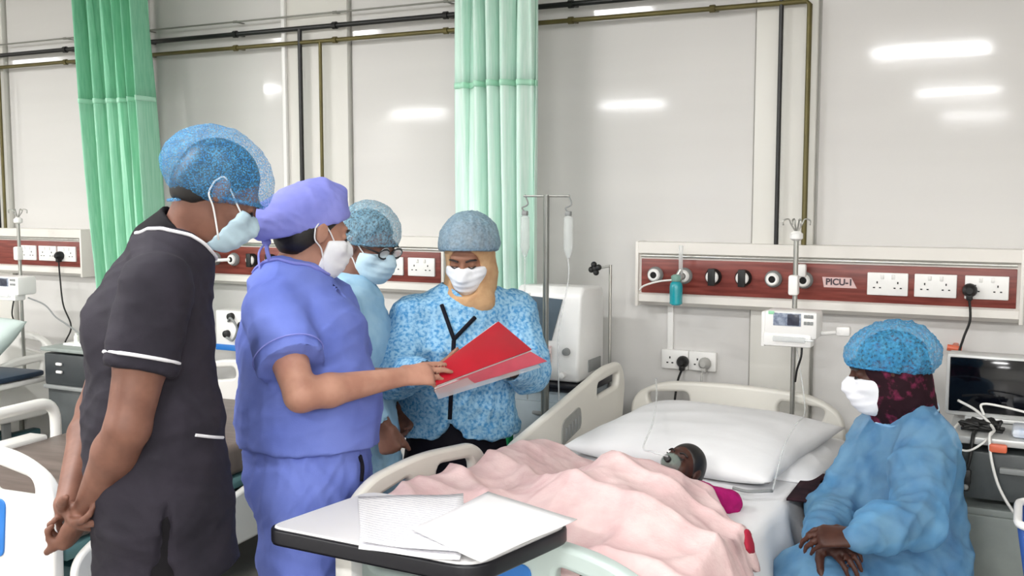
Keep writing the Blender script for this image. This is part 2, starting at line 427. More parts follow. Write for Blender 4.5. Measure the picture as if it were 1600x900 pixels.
# ------------------------------------------------------------ curtains
def curtain(label, x0t, x1t, x0b, x1b, y, zt, zseam, zb, amp, n, cols, seed, hem=None):  # hem: height below which the drape takes its painted shade colour
    rr = random.Random(seed)
    ph = [rr.uniform(0, 6.28) for _ in range(4)]
    t = thing('cubicle_curtain', label, 'curtain', ((x0t + x1t) / 2, y, zb))
    def surf(u, z):
        k = (zt - z) / (zt - zb)
        xa, xb = x0t + (x0b - x0t) * k, x1t + (x1b - x1t) * k
        uu = u + .012 * math.sin(9 * u + 2.2 * z + ph[3])
        a = amp * (1 + .35 * math.sin(5 * u + ph[2]))
        yy = y + a * math.sin(2 * math.pi * n * uu + ph[0] + .5 * math.sin(z * 1.3)) + .4 * a * math.sin(2 * math.pi * n * 2.17 * uu + ph[1] + z * .6)
        xx = xa + (xb - xa) * u + .35 * a * math.cos(2 * math.pi * n * uu + ph[1])
        return (xx, yy, z)
    def band(z1, z0, k=10): return MB().grid(lambda u, v: surf(u, z1 + (z0 - z1) * v), 140, k)
    put('net_header', band(zt, zseam), cols[0], t, 180, solid=.002)
    put('seam_band', MB().grid(lambda u, v: tuple(np.array(surf(u, zseam + .012 - .024 * v)) - V(0, .003, 0)), 140, 2), cols[2], t, 180, solid=.004)
    zc = hem or zb  # plain drape colour ends where the painted shade colour starts
    put('drape', band(zseam, zc, 16), cols[1], t, 180, solid=.002)
    if hem: put('shaded_drape', band(hem, zb, 6), cols[3], t, 180, solid=.003)  # lower drape, coloured darker as if shaded; not a sewn hem
    tr = MB().box(((x0t + x1t) / 2, y, zt + .012), (x1t - x0t + .1, .03, .024), .004)
    put('track', tr, M_white, t)
    b = MB()
    for i in range(7):
        b.cyl((x0t + (x1t - x0t) * (i + .5) / 7, y, zt - .005), (x0t + (x1t - x0t) * (i + .5) / 7, y, zt + .004), .006, 8)
    put('gliders', b, M_white, t)
    b = MB()
    for x in (x0t + .02, x1t - .02): b.cyl((x, y, zt + .02), (x, y, CEIL), .008, 8)
    put('hanger_rod', b, M_white, t)
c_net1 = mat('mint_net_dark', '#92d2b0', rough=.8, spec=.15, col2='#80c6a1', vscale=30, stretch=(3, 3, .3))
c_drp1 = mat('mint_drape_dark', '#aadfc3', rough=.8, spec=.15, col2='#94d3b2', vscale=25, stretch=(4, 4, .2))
c_net2 = mat('mint_net_light', '#daf3e7', rough=.8, spec=.15, col2='#c8ebdb', vscale=30, stretch=(3, 3, .3))
c_drp2 = mat('mint_drape_light', '#e2f7ed', rough=.8, spec=.15, col2='#d0efe1', vscale=25, stretch=(4, 4, .2))
c_seam = mat('mint_seam', '#b5e8cd', rough=.8, spec=.15, var=.05)
c_shade = mat('shaded_green_drape', '#17804f', rough=.7, spec=.2, var=.1, vscale=20)  # shade beside the ventilator cart, painted as a deeper green
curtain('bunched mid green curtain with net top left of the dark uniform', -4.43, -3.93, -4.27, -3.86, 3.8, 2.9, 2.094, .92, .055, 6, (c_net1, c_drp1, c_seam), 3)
curtain('bunched pale mint curtain with net top behind the patterned gown', -2.19, -1.82, -2.16, -1.80, 3.86, 2.9, 2.08, .38, .05, 5, (c_net2, c_drp2, c_seam, c_shade), 11, .88)
# ------------------------------------------------------------ beds (built in bed coordinates: head end at y=0, foot towards -y)
M_bed = mat('ivory_bed_plastic', '#e6e3da', rough=.35, var=.03, vscale=4)
M_bedw = mat('white_bed_plastic', '#eceae5', rough=.35, var=.03, vscale=4)
M_frame = mat('teal_grey_bed_frame', '#6f9a9c', rough=.45, var=.1, vscale=6)
M_frame2 = mat('dark_teal_bed_base', '#2f5a60', rough=.45, var=.12, vscale=6)
M_blue = mat('blue_inset_plastic', '#2d78c8', rough=.35, var=.06)
M_ftb = mat('pale_teal_bed_plastic', '#c9d8d4', rough=.35, var=.04, vscale=4)
M_btn = mat('grey_button_panel', '#9b9c98', rough=.5, var=.1, vscale=60)

class TF:
    """bed placement: local bed coordinates to the room"""
    def __init__(s, x, y, deg): s.o = V(x, y, 0); s.a = math.radians(deg)
    def p(s, x, y, z):
        c, q = math.cos(s.a), math.sin(s.a); return V(s.o[0] + x * c - y * q, s.o[1] + x * q + y * c, z)
    def root(s, t): t.location = tuple(s.o); t.rotation_euler = (0, 0, s.a); return t
    def mesh(s, o):
        l = o.location; w = s.p(l[0], l[1], l[2]); o.location = tuple(w); o.rotation_euler = (0, 0, s.a); return o

def bed(T, label, zm, L=1.9, hw=.43, foot_inset=-.0, rails=('up',), head_top=.878, board=None, left_rail=True, foot_top=.845, loop=False, inset_top=-.07):
    t = bpy.data.objects.new('hospital_bed', None); COL.objects.link(t); tag(t, label, 'bed', 'hospital beds')
    bd = board or M_bed
    h = head_top
    out = rpoly([(-.425, .42), (-.43, h - .08), (-.30, h - .014), (0, h), (.30, h - .014), (.43, h - .08), (.425, .42)], [.02, .09, .12, .2, .12, .09, .02], 6)
    s1 = rpoly([(-.345, h - .125), (-.36, h - .062), (-.18, h - .046), (-.175, h - .104)], .028, 5)
    s2 = [(-x, z) for x, z in s1][::-1]
    put('headboard', MB().plate([out, s1, s2], .045, .012, (0, -.02, 0), (1, 0, 0), (0, 0, 1)), bd, t, 50)
    ft = foot_top
    out = rpoly([(-.43, .34), (-.44, ft - .11), (-.30, ft - .03), (-.1, ft), (.1, ft), (.30, ft - .03), (.44, ft - .11), (.43, .34)], [.03, .1, .1, .1, .1, .1, .1, .03], 6)
    s1 = rpoly([(-.36, ft - .16), (-.35, ft - .10), (-.16, ft - .06), (-.16, ft - .16)], .028, 5)
    s2 = [(-x, z) for x, z in s1][::-1]
    fb = put('footboard', MB().plate([out, s1, s2], .045, .012, (0, -L, 0), (1, 0, 0), (0, 0, 1)), M_ftb if board is None else bd, t, 50)
    put('blue_inset', MB().plate([rpoly([(-.115, ft - .38), (-.135, ft + inset_top), (.135, ft + inset_top), (.115, ft - .38)], .03, 5)], .008, .002, (foot_inset, -L - .024, 0), (1, 0, 0), (0, 0, 1)), M_blue, fb, 50)
    zd = zm - .14
    b = MB().box((0, -L / 2, zd - .03), (hw * 2 - .04, L - .1, .05), .01)
    put('deck', b, M_frame, t)
    b = MB()
    for x in (-hw + .06, hw - .06): b.box((x, -L / 2, .28), (.06, L - .2, .07), .01)
    for y in (-.25, -L + .25): b.box((0, y, .28), (hw * 2 - .1, .06, .06), .01)
    for y in (-.45, -L + .45): b.box((0, y, (zd + .28) / 2), (.3, .06, zd - .3), .01)
    put('chassis', b, M_frame2, t)
    put('base_cover', MB().box((0, -L / 2, .19), (hw * 2 - .1, L - .35, .1), .03), M_frame2, t)
    for x in (-hw + .06, hw - .06):
        for y in (-.22, -L + .22):
            c = put('castor', MB().cyl((x, y, .25), (x, y, .12), .018, 10).box((x, y, .12), (.05, .07, .05), .012), M_grey, t)
            put('wheel', MB().lathe([(.03, -.014), (.058, -.012), (.06, 0), (.058, .012), (.03, .014)], (x, y, .06), (1, 0, 0), 16), M_dark, c)
    def rail(kind, sgn, drop=0.):
        x = sgn * (hw + .03)
        if kind == 'head':
            o = rpoly([(-1.13, .60 - drop), (-1.135, .715 - drop), (-1.03, .79 - drop), (-.26, .945 - drop), (-.10, .945 - drop), (-.055, .86 - drop), (-.10, .60 - drop)], [.03, .06, .06, .05, .06, .05, .04], 6)
            hs = [rpoly([(-.34, .835 - drop), (-.335, .89 - drop), (-.13, .905 - drop), (-.14, .85 - drop)], .02, 4)]
        else:
            o = rpoly([(-L + .02, .60 - drop), (-L + .02, .82 - drop), (-L + .12, .872 - drop), (-1.55, .885 - drop), (-1.26, .855 - drop), (-1.185, .80 - drop), (-1.19, .60 - drop)], [.03, .06, .08, .1, .08, .05, .04], 6)
            hs = [rpoly([(-1.49, .70 - drop), (-1.475, .835 - drop), (-1.27, .81 - drop), (-1.265, .70 - drop)], .035, 4),
                  rpoly([(-L + .1, .70 - drop), (-L + .11, .81 - drop), (-1.60, .835 - drop), (-1.62, .70 - drop)], .035, 4)]
        r = put('head_rail' if kind == 'head' else 'foot_rail', MB().plate([o] + hs, .032, .012, (x, 0, 0), (0, 1, 0), (0, 0, 1)), bd, t, 50)
        if kind == 'head':
            put('button_panel', MB().plate([rpoly([(-.66, .71 - drop), (-.655, .80 - drop), (-.50, .835 - drop), (-.49, .75 - drop)], .03, 4)], .006, .001, (x + .017 * (1 if sgn < 0 else -1), 0, 0), (0, 1, 0), (0, 0, 1)), M_btn, r, 50)
            for k in range(5):
                yy = -.625 + .027 * k
                put('rail_button', MB().box((x + .021 * (1 if sgn < 0 else -1), yy, .762 - drop + .22 * (yy + .57)), (.005, .015, .05), .002), M_grey, r)
        for y in ((-.85, -.35) if kind == 'head' else (-L + .3, -1.35)):
            put('rail_arm', MB().box((x - sgn * .02, y, (.62 - drop + .28) / 2 + .02), (.02, .05, abs(.62 - drop - .28) + .06), .005), M_grey, r)
        return r
    for k in rails: rail(*k)
    if loop:
        lp = rpoly([(-1.60, .50), (-1.60, .73), (-.93, .73), (-.93, .50)], .09, 6)
        r = put('loop_rail', MB().tube([(-hw - .03, y, z) for y, z in lp], .024, 10, close=True), bd, t, 180)
        for y in (-1.45, -1.08): put('rail_post', MB().cyl((-hw - .03, y, .50), (-hw - .03, y, .28), .016, 10), M_grey, r)
        put('rail_shelf', MB().box((-hw + .0, -1.25, .60), (.10, .40, .03), .01), bd, r)
    T.root(t)
    return t

def mattress(T, label, zm, m, L=1.9, hw=.43, name='mattress'):
    b = MB().box((0, -L / 2, zm - .07), (hw * 2 - .02, L - .08, .13), .03, seg=3)
    return T.mesh(tag(put(name, b, m, None, 50), label, 'mattress'))

T1 = TF(-1.0, 3.98, -2.4)
T2 = TF(-3.36, 4.0, 5.0)
T3 = TF(-5.30, 3.98, 0)
ZM = .70
bed(T1, 'ivory hospital bed with raised left rails holding the child patient', ZM, foot_inset=-.03,
    rails=(('head', -1), ('foot', -1), ('head', 1, .42), ('foot', 1, .42)), left_rail=True)
bed(T2, 'empty white hospital bed behind the man in grey uniform', .60, L=1.8, board=M_bedw, head_top=.80, foot_top=.80,
    rails=(('head', -1, .40), ('head', 1, .40), ('foot', 1, .40)), loop=True, foot_inset=.10, inset_top=-.18)
bed(T3, 'white hospital bed in the far left corner under the left pump', .62, board=M_bedw, head_top=.85,
    rails=(('head', 1, .2), ('foot', 1, .42)))
M_sheet = mat('white_bed_linen', '#e9e9ea', rough=.85, spec=.2, var=.03, vscale=6, bump=.06, bscale=25)
M_brownm = mat('grey_brown_vinyl', '#75665f', rough=.4, col2='#5d5049', vscale=3, stretch=(1, 8, 1), bump=.03)
mattress(T1, 'white covered mattress under the pink blanket', ZM, mat('pale_blue_mattress', '#dfe3e8', rough=.6, var=.03))
mattress(T2, 'bare grey brown vinyl mattress of the empty bed', .60, M_brownm, L=1.8)
mattress(T3, 'pale mattress of the far left corner bed', .62, M_sheet)
M_paleteal = mat('pale_teal_fabric', '#d4e2de', rough=.7, var=.05, vscale=8)

def rip(x, y, seed, k=6.0, n=7):
    """soft cloth relief made from warped plane waves"""
    r = np.random.RandomState(seed); z = 0 * x
    for i in range(n):
        a = r.uniform(0, math.pi); f = k * r.uniform(.6, 1.8); p = r.uniform(0, 6.28)
        w = .35 * np.sin(f * .5 * (x * math.sin(a) - y * math.cos(a)) + p * 2)
        s = np.sin(f * (x * math.cos(a) + y * math.sin(a)) + p + 2.2 * w)
        z = z + (1 - np.abs(s)) ** 1.5 * (1.0 / (1 + .4 * i))
    return z / n

# fitted sheet with the side drop
def sheet_fn(u, v):
    # u across (left, top, right side), v from head to foot
    W = .43; s = -W - .06 + u * (2 * W + .06 + .36)
    y = -.06 - v * 1.78
    if s < -W: x, z = -W - .006, ZM - (-W - s)
    elif s > W:
        d = s - W; x = W + .008 + .05 * math.sin(min(d / .3, 1) * 1.6) + .012 * math.sin(y * 22 + 2 * math.sin(y * 7)) * min(1, d / .1); z = ZM + .012 - d
    else: x, z = s, ZM + .012
    if abs(s) <= W:
        q = rip(np.float64(x), np.float64(y), 5, 9); z += .012 * q * (1 - (abs(s) / W) ** 6)
    return (x, y, z)
T1.mesh(tag(put('bed_sheet', MB().grid(sheet_fn, 70, 110), M_sheet, None, 180, solid=.004), 'white bed sheet hanging over the right side of the bed', 'sheet'))

def pillow(T, c, d, rz, tilt, seed, m, label, name='pillow'):
    nu, nv = 40, 30; b = MB()
    ca, sa = math.cos(rz), math.sin(rz); ct, st_ = math.cos(tilt), math.sin(tilt)
    def pt(u, v, s):
        x, y = 2 * u - 1, 2 * v - 1
        e = max(0, (1 - abs(x) ** 3.2)) ** .55 * max(0, (1 - abs(y) ** 3.2)) ** .55
        sh = 1 - .06 * (1 - abs(y)) * abs(x) ** 4
        px_, py = x * d[0] / 2 * sh, y * d[1] / 2 * (1 - .05 * (1 - abs(x)) * abs(y) ** 4)
        z = s * e * d[2] / 2 + (s > 0) * .02 * e * float(rip(np.float64(px_), np.float64(py), seed, 14))
        py2, z2 = py * ct - z * st_, py * st_ + z * ct
        return (c[0] + px_ * ca - py2 * sa, c[1] + px_ * sa + py2 * ca, c[2] + z2)
    b.grid(lambda u, v: pt(u, v, 1), nu, nv); b.grid(lambda u, v: pt(u, v, -1), nu, nv)
    return T.mesh(tag(put(name, b, m, None, 180, weld=True), label, 'pillow'))
pillow(T1, (.05, -.53, ZM + .075), (.76, .68, .13), math.radians(-8), math.radians(4), 3, M_sheet, 'large white pillow under the head of the child patient')
pillow(T3, (.28, -.42, .82), (.5, .4, .16), 0, math.radians(38), 8, M_paleteal, 'pale teal pillow propped on the far left corner bed')
# loose sheet bunched to the right of the pillow
def fold_fn(u, v):
    x = .30 + .17 * u; y = -.12 - .62 * v
    q = float(rip(np.float64(x * 1.0), np.float64(y), 21, 16))
    e = (1 - abs(2 * u - 1) ** 3) * (1 - abs(2 * v - 1) ** 4)
    return (x + .01 * math.sin(9 * y), y, ZM + .018 + e * (.03 + .06 * q))
T1.mesh(tag(put('folded_sheet', MB().grid(fold_fn, 30, 60), M_sheet, None, 180, solid=.006), 'white folded sheet bunched along the right of the pillow', 'sheet'))

# ------------------------------------------------------------ pink blanket
M_pink = mat('pale_pink_fleece', '#e6ccca', rough=.9, spec=.1, col2='#dbbaba', vscale=14, bump=.12, bscale=120)
OUTL = [(-1.90, -.44, .50), (-1.76, -.44, .575), (-1.60, -.44, .55), (-1.475, -.43, .53), (-1.25, -.425, .36), (-1.12, -.415, .24), (-1.06, -.40, .15), (-1.0, -.37, .09), (-.92, -.22, .04)]
YO = [o[0] for o in OUTL]
def blanket_fn(u, v):
    y = -1.87 + v * .95
    xl = np.interp(y, YO, [o[1] for o in OUTL]); xr = np.interp(y, YO, [o[2] for o in OUTL])
    xr += .018 * math.sin(31 * y) + .01 * math.sin(67 * y)
    yy = y + .02 * math.sin(9 * u + 1)
    x = xl + (xr - xl) * u
    X, Y = np.float64(x), np.float64(yy)
    q = float(rip(X * 1.0, Y, 42, 8.5, 5)); q2 = float(rip(X, Y, 17, 17, 6))
    # child's body under the cover (from the chin towards the foot end) and a pile against the left rail
    axis = (.12 - .10 * (-yy - 1.0))
    body = .125 * math.exp(-((x - axis) / .21) ** 2) * min(1, max(0, (-yy - 1.05) / .2)) * (1 if yy > -1.55 else math.exp(-((yy + 1.55) / .15) ** 2))
    heap = .08 * math.exp(-((x + .36) / .13) ** 2) + .05 * math.exp(-((x - .30) / .14) ** 2 - ((yy + 1.62) / .22) ** 2)
    e = min(1, min(u, 1 - u) / .05) * min(1, min(v, 1 - v) / .05)
    dip = .10 * math.exp(-((x - .08) / .14) ** 2 - ((yy + 1.09) / .11) ** 2)
    q3 = float(rip(X, Y, 77, 15, 5))
    z = ZM + .025 + e * (-dip + .03 * q3 + body + heap + .13 * q * min(1, max(.12, (-yy - 1.0) / .35)) + .022 * q2) + (1 - e) * .012
    if x > .44: z -= min(.30, (x - .44) * 1.6); 
    return (min(x, .44 + (x - .44) * .9) if x > .44 else x, yy, z)
T1.mesh(tag(put('blanket', MB().grid(blanket_fn, 150, 150), M_pink, None, 180, solid=.012), 'crumpled pale pink fleece blanket covering the child', 'blanket'))
# blanket corner hanging through the footboard slot side
# ------------------------------------------------------------ overbed table and papers
M_tabtop = mat('white_laminate', '#eae9e9', rough=.3, var=.02, vscale=6)
M_navy = mat('black_rubber_rim', '#12121a', rough=.4, var=.1)
TZ = .885
tc_ = [(-1.482, 1.749), (-.955, 1.735), (-.885, 2.075), (-1.435, 2.075)]
t = thing('overbed_table', 'white overbed table with thick black rim across the bed foot', 'table', (-1.2, 1.9, 0))
put('table_top', MB().plate([rpoly(tc_, [.035, .06, .06, .04], 6)], .028, .004, (0, 0, TZ - .014), (1, 0, 0), (0, 1, 0)), M_tabtop, t, 50)
def grow(p, k):
    c = np.mean(p, 0); return [tuple(c + (V(*q) - c) * (1 + k / np.linalg.norm(V(*q) - c))) for q in p]
rim = MB().plate([rpoly(grow(tc_, .012), [.045, .07, .07, .05], 6), rpoly(grow(tc_, -.001), [.034, .06, .06, .04], 6)], .036, .006, (0, 0, TZ - .022), (1, 0, 0), (0, 1, 0))
put('table_rim', rim, M_navy, t, 50)
put('column', MB().box((-1.425, 1.97, .46), (.05, .05, .80), .008).box((-1.40, 1.93, TZ - .045), (.1, .3, .03), .008), M_bedw, t)
put('base', MB().box((-1.425, 1.86, .075), (.055, .5, .04), .012).box((-1.18, 1.64, .075), (.5, .05, .04), .012), M_bedw, t)
for x, y in ((-1.425, 1.64), (-1.425, 2.08), (-.96, 1.64)):
    put('castor', MB().lathe([(.018, -.01), (.027, -.008), (.027, .008), (.018, .01)], (x, y, .027), (1, 0, 0), 14).cyl((x, y, .03), (x, y, .07), .008), M_grey, t)
def paper_mat(name, seed):
    m = mat(name, '#e9e8ea', rough=.7, spec=.2)
    nt = m.node_tree; N = nt.nodes; L = nt.links; b = N['Principled BSDF']
    tc = N.new('ShaderNodeTexCoord'); sp = N.new('ShaderNodeSeparateXYZ'); L.new(tc.outputs['Generated'], sp.inputs[0])
    wv = N.new('ShaderNodeTexWave'); wv.wave_type = 'BANDS'; wv.bands_direction = 'Y'; wv.inputs['Scale'].default_value = 9; wv.inputs['Distortion'].default_value = .6
    L.new(tc.outputs['Generated'], wv.inputs[0])
    nz = N.new('ShaderNodeTexNoise'); nz.inputs['Scale'].default_value = 26 + seed; nz.inputs['Detail'].default_value = 2
    mp = N.new('ShaderNodeMapping'); mp.inputs['Scale'].default_value = (1, 3, 1); L.new(tc.outputs['Generated'], mp.inputs[0]); L.new(mp.outputs[0], nz.inputs[0])
    mu = N.new('ShaderNodeMath'); mu.operation = 'MULTIPLY'; L.new(wv.outputs['Fac'], mu.inputs[0]); L.new(nz.outputs['Fac'], mu.inputs[1])
    rp = N.new('ShaderNodeValToRGB'); rp.color_ramp.elements[0].position = .24; rp.color_ramp.elements[1].position = .5
    rp.color_ramp.elements[0].color = lin('#ebeaec'); rp.color_ramp.elements[1].color = lin('#cdcdd4')
    L.new(mu.outputs[0], rp.inputs[0]); L.new(rp.outputs[0], b.inputs['Base Color'])
    return m
def paper(c4, z, m, label, curl=.004, seed=0):
    a, b_, c, d = [V(*p) for p in c4]
    def f(u, v):
        p = (a * (1 - u) + b_ * u) * (1 - v) + (d * (1 - u) + c * u) * v
        return (p[0], p[1], z + curl * (abs(2 * u - 1) ** 4 + abs(2 * v - 1) ** 6) * .4 + .0015 * math.sin(7 * u + 3 * v + seed))
    tag(put('paper_sheet', MB().grid(f, 14, 14), m, None, 180, solid=.0008), label, 'paper', 'paper sheets on the overbed table')
P1, P2 = paper_mat('printed_paper', 0), paper_mat('written_paper', 7)
paper([(-1.205, 1.70), (-.985, 1.735), (-1.135, 2.085), (-1.39, 1.985)], TZ + .003, P1, 'lower printed paper sheet in the left stack on the overbed table')
paper([(-1.215, 1.725), (-.99, 1.765), (-1.195, 2.125), (-1.41, 1.99)], TZ + .008, P2, 'topmost printed paper sheet in the left stack on the overbed table', .006, 2)
paper([(-.93, 1.725), (-.865, 2.055), (-1.14, 2.15), (-1.16, 1.83)], TZ + .013, mat('plain_paper', '#ebeaeb', rough=.7, var=.02), 'blank paper sheet overhanging the right end of the overbed table', .004, 5)

# ------------------------------------------------------------ infusion stands, pumps, IV pole
M_lcd = mat('pale_lcd', '#a9b3c4', rough=.3, col2='#6f7a90', vscale=90)
M_lcdd = mat('dark_lcd', '#3d4252', rough=.25, var=.3, vscale=60)
def infusion_stand(x, y, z0, z1, label):
    t = thing('infusion_stand', label, 'infusion stand', (x, y, z0))
    put('pole', MB().cyl((x, y, z0), (x, y, z1 - .07), .0095, 12), M_chrome, t)
    put('hook_hub', MB().lathe([(.012, 0), (.024, .008), (.024, .026), (.012, .036)], (x, y, z1 - .085), (0, 0, 1), 14), M_wht2, t)
    for k in range(4):
        a = k * math.pi / 2 + .5; d = V(math.cos(a), math.sin(a), 0)
        p = V(x, y, z1 - .055)
        put('hook', MB().tube(bend([p, p + d * .02 + V(0, 0, .03), p + d * .03 + V(0, 0, .05), p + d * .05 + V(0, 0, .045), p + d * .05 + V(0, 0, .028)], 4), .003, 6), M_chrome, t, 180)
    put('clamp', MB().box((x - .004, y - .005, z1 - .25), (.036, .04, .075), .008), M_wht2, t)
    return t
def pump(x, y, z, w, label):
    t = thing('infusion_pump', label, 'infusion pump', (x, y, z))
    put('pump_body', MB().box((x, y, z + .055), (w, .12, .10), .012), M_wht2, t)
    put('display', MB().box((x - w * .06, y - .061, z + .075), (w * .52, .004, .046), .001), M_lcd, t)
    put('drug_screen', MB().box((x + w * .06, y - .0635, z + .075), (w * .22, .004, .04), .001), M_lcdd, t)
    k = MB()
    for i in range(3):
        for j in range(2): k.box((x + w * (.28 + .06 * i), y - .061, z + .065 + .024 * j), (.010, .005, .012), .001)
    tag(put('keypad', k, M_grey, t), kind='stuff')
    put('lower_tray', MB().box((x - .01, y - .03, z), (w * .92, .07, .05), .01), M_wht2, t)
    put('side_handle', MB().box((x - w / 2 - .004, y - .02, z + .035), (.014, .07, .13), .005), M_wht2, t)
    put('status_lamp', MB().box((x - w * .36, y - .061, z + .098), (.022, .005, .012), .002), mat('green_lamp_cover', '#9fe0b4', rough=.3, var=.03), t)
    put('syringe', MB().cyl((x - w * .3, y - .075, z + .005), (x + w * .3, y - .075, z + .005), .010, 10).cyl((x + w * .3, y - .075, z + .005), (x + w * .45, y - .075, z + .005), .004, 8), M_clear, t)
    put('power_lead', MB().tube(bend([(x + w * .2, y - .03, z - .02), (x + w * .2, y - .04, z - .06), (x + w * .12, y - .03, z - .11), (x + w * .06, y, z - .16)], 5), .004, 8), M_dark, t, 180)
    return t
infusion_stand(-.757, 3.875, .40, 1.535, 'steel infusion stand with white hook hub rising behind the child pillow')
pump(-.745, 3.80, 1.095, .19, 'white infusion pump on the right stand beside the seated woman')
t = thing('pole_clamp', 'small white pole clamp knob sticking out right of the infusion pump', 'clamp', (-.62, 3.83, 1.12))
put('clamp_arm', MB().cyl((-.65, 3.83, 1.115), (-.575, 3.83, 1.125), .008, 10), M_wht2, t)
put('clamp_knob', MB().box((-.572, 3.83, 1.128), (.05, .035, .035), .008), M_wht2, t)
infusion_stand(-5.01, 3.875, .35, 1.545, 'steel infusion stand at the far left edge')
pump(-4.985, 3.80, 1.07, .25, 'white infusion pump on the far left stand')
tag(put('pump_cord', MB().tube(bend([(-4.86, 3.80, 1.06), (-4.78, 3.84, 1.02), (-4.70, 3.84, .96), (-4.60, 3.82, .93), (-4.48, 3.80, .89), (-4.38, 3.75, .868), (-4.28, 3.72, .865)], 6), .0045, 8), M_grey, None, 180), 'thin grey pump cord trailing to the dark trolley at left', 'cord')

t = thing('iv_pole', 'grey steel drip pole standing between ventilator and bed rail', 'drip pole', (-1.625, 3.52, 0))
put('pole', MB().cyl((-1.625, 3.52, .07), (-1.618, 3.52, .95), .0155, 12).cyl((-1.618, 3.52, .95), (-1.615, 3.52, 1.62), .0115, 12), mat('dull_steel_pole', '#8f918d', rough=.35, metal=.7, var=.1), t)
put('cross_bar', MB().cyl((-1.71, 3.52, 1.615), (-1.52, 3.52, 1.615), .004, 8), M_chrome, t)
put('pole_collar', MB().lathe([(.016, 0), (.021, .006), (.021, .03), (.016, .036)], (-1.618, 3.52, .93), (0, 0, 1), 14).box((-1.598, 3.505, 1.0), (.012, .012, .04), .002), M_grey, t)
for k in range(4):
    a = k * math.pi / 2 + .3; d = V(math.cos(a), math.sin(a), 0); c = V(-1.625, 3.52, 0)
    g = put('leg', MB().tube([c + V(0, 0, .08), c + d * .1 + V(0, 0, .06), c + d * .17 + V(0, 0, .045)], .011, 8), M_chrome, t)
    put('castor', MB().lathe([(.012, -.009), (.022, -.007), (.022, .007), (.012, .009)], c + d * .17 + V(0, 0, .022), (-d[1], d[0], 0), 12), M_dark, g)
M_glass = mat('clear_bottle', '#e9eeec', rough=.08, spec=.6, alpha=.42, var=.02)
for x, z, lab, l2 in ((-1.705, 1.60, 'drip bottle hanging left on the drip pole in front of the mint curtain', 1), (-1.525, 1.60, 'drip bottle hanging right on the drip pole before the plain wall', 0)):
    t = thing('drip_bottle', lab, 'drip bottle', (x, 3.52, z - .2))
    put('bottle_hanger', MB().tube(bend([(x, 3.52, z + .02), (x + .012, 3.52, z - .015), (x - .012, 3.52, z - .03), (x, 3.52, z - .045)], 5), .003, 6).box((x, 3.52, z - .05), (.022, .02, .018), .004), M_grey, t, 180)
    put('bottle_body', MB().lathe([(.006, -.055), (.017, -.065), (.018, -.18), (.012, -.2), (.006, -.215)], (x, 3.52, z), (0, 0, 1), 16), M_glass, t)
    put('drip_line', MB().tube(bend([(x, 3.52, z - .215), (x + .005, 3.51, z - .3), (x + .02 * (1 if l2 else -1), 3.48, z - .5), (x + .05 * l2, 3.44, z - .75)], 6), .0028, 6), M_clear, t, 180)

# ------------------------------------------------------------ ventilator on its cart
M_vent = mat('white_ventilator_shell', '#eeeeec', rough=.35, var=.02)
M_vscr = mat('slate_screen', '#5d6a74', rough=.2, var=.15, vscale=5)
M_cart = mat('pale_grey_cart', '#aebac0', rough=.45, var=.06)
t = thing('ventilator_cart', 'pale grey cart with black edged top carrying the white ventilator', 'cart', (-1.69, 3.84, 0))
put('cart_body', MB().box((-1.69, 3.84, .49), (.30, .32, .70), .012), M_cart, t)
put('cart_top', MB().box((-1.69, 3.835, .862), (.36, .36, .02), .006).box((-1.69, 3.835, .85), (.35, .35, .012)), M_navy, t)
for k in range(3):
    dr = put('drawer', MB().box((-1.69, 3.675, .26 + .22 * k), (.27, .016, .19), .006), M_cart, t)
    put('handle', MB().box((-1.69, 3.662, .31 + .22 * k), (.1, .012, .014), .004), M_grey, dr)
for x in (-1.8, -1.58):
    for y in (3.73, 3.95):
        put('castor', MB().lathe([(.02, -.012), (.035, -.01), (.035, .01), (.02, .012)], (x, y, .036), (1, 0, 0), 14).cyl((x, y, .04), (x, y, .15), .01), M_dark, t)
put('support_arm', MB().tube([(-1.535, 3.985, .5), (-1.535, 3.985, 1.33)], .0065, 8).tube([(-1.535, 3.985, 1.325), (-1.585, 3.96, 1.315)], .005, 8), M_chrome, t)
b = MB()
for a in range(4):
    d = V(math.cos(a * math.pi / 2 + .3), 0, math.sin(a * math.pi / 2 + .3)); b.sph(V(-1.59, 3.95, 1.315) + d * .017, .013, 10, 8)
b.sph((-1.59, 3.95, 1.315), .014, 10, 8)
put('arm_knob', b, M_dark, t, 180)
t = thing('ventilator', 'white ventilator with slate screen beside the patterned gown', 'ventilator', (-1.70, 3.84, .875))
prof = [(3.70, .875), (3.69, .93), (3.70, 1.0), (3.725, 1.22), (3.75, 1.255), (3.95, 1.245), (3.97, 1.2), (3.97, .875)]
n = len(prof); vv = [(x, p[0], p[1]) for x in (-1.845, -1.555) for p in prof]
bm = bmesh.new(); vs = [bm.verts.new(v) for v in vv]
for i in range(n): bm.faces.new((vs[i], vs[(i + 1) % n], vs[n + (i + 1) % n], vs[n + i]))
bm.faces.new(vs[:n]); bm.faces.new(vs[n:]); bmesh.ops.recalc_face_normals(bm, faces=bm.faces)
bmesh.ops.bevel(bm, geom=bm.edges[:], offset=.014, segments=3, profile=.5, affect='EDGES'); bm.verts.index_update()
put('shell', MB().add([v.co for v in bm.verts], [[v.index for v in f.verts] for f in bm.faces]), M_vent, t, 40); bm.free()
def on_front(x, z, d=0.): return V(x, 3.70 + (z - 1.0) * .025 / .22 - .004 - d, z)
sc = [(-1.825, 1.215), (-1.635, 1.205), (-1.675, 1.04), (-1.785, 1.04)]
put('screen', MB().add([on_front(x, z, .001) for x, z in sc] + [on_front(x, z, -.008) for x, z in sc], [(0, 1, 2, 3), (7, 6, 5, 4), (0, 4, 5, 1), (1, 5, 6, 2), (2, 6, 7, 3), (3, 7, 4, 0)]), M_vscr, t)
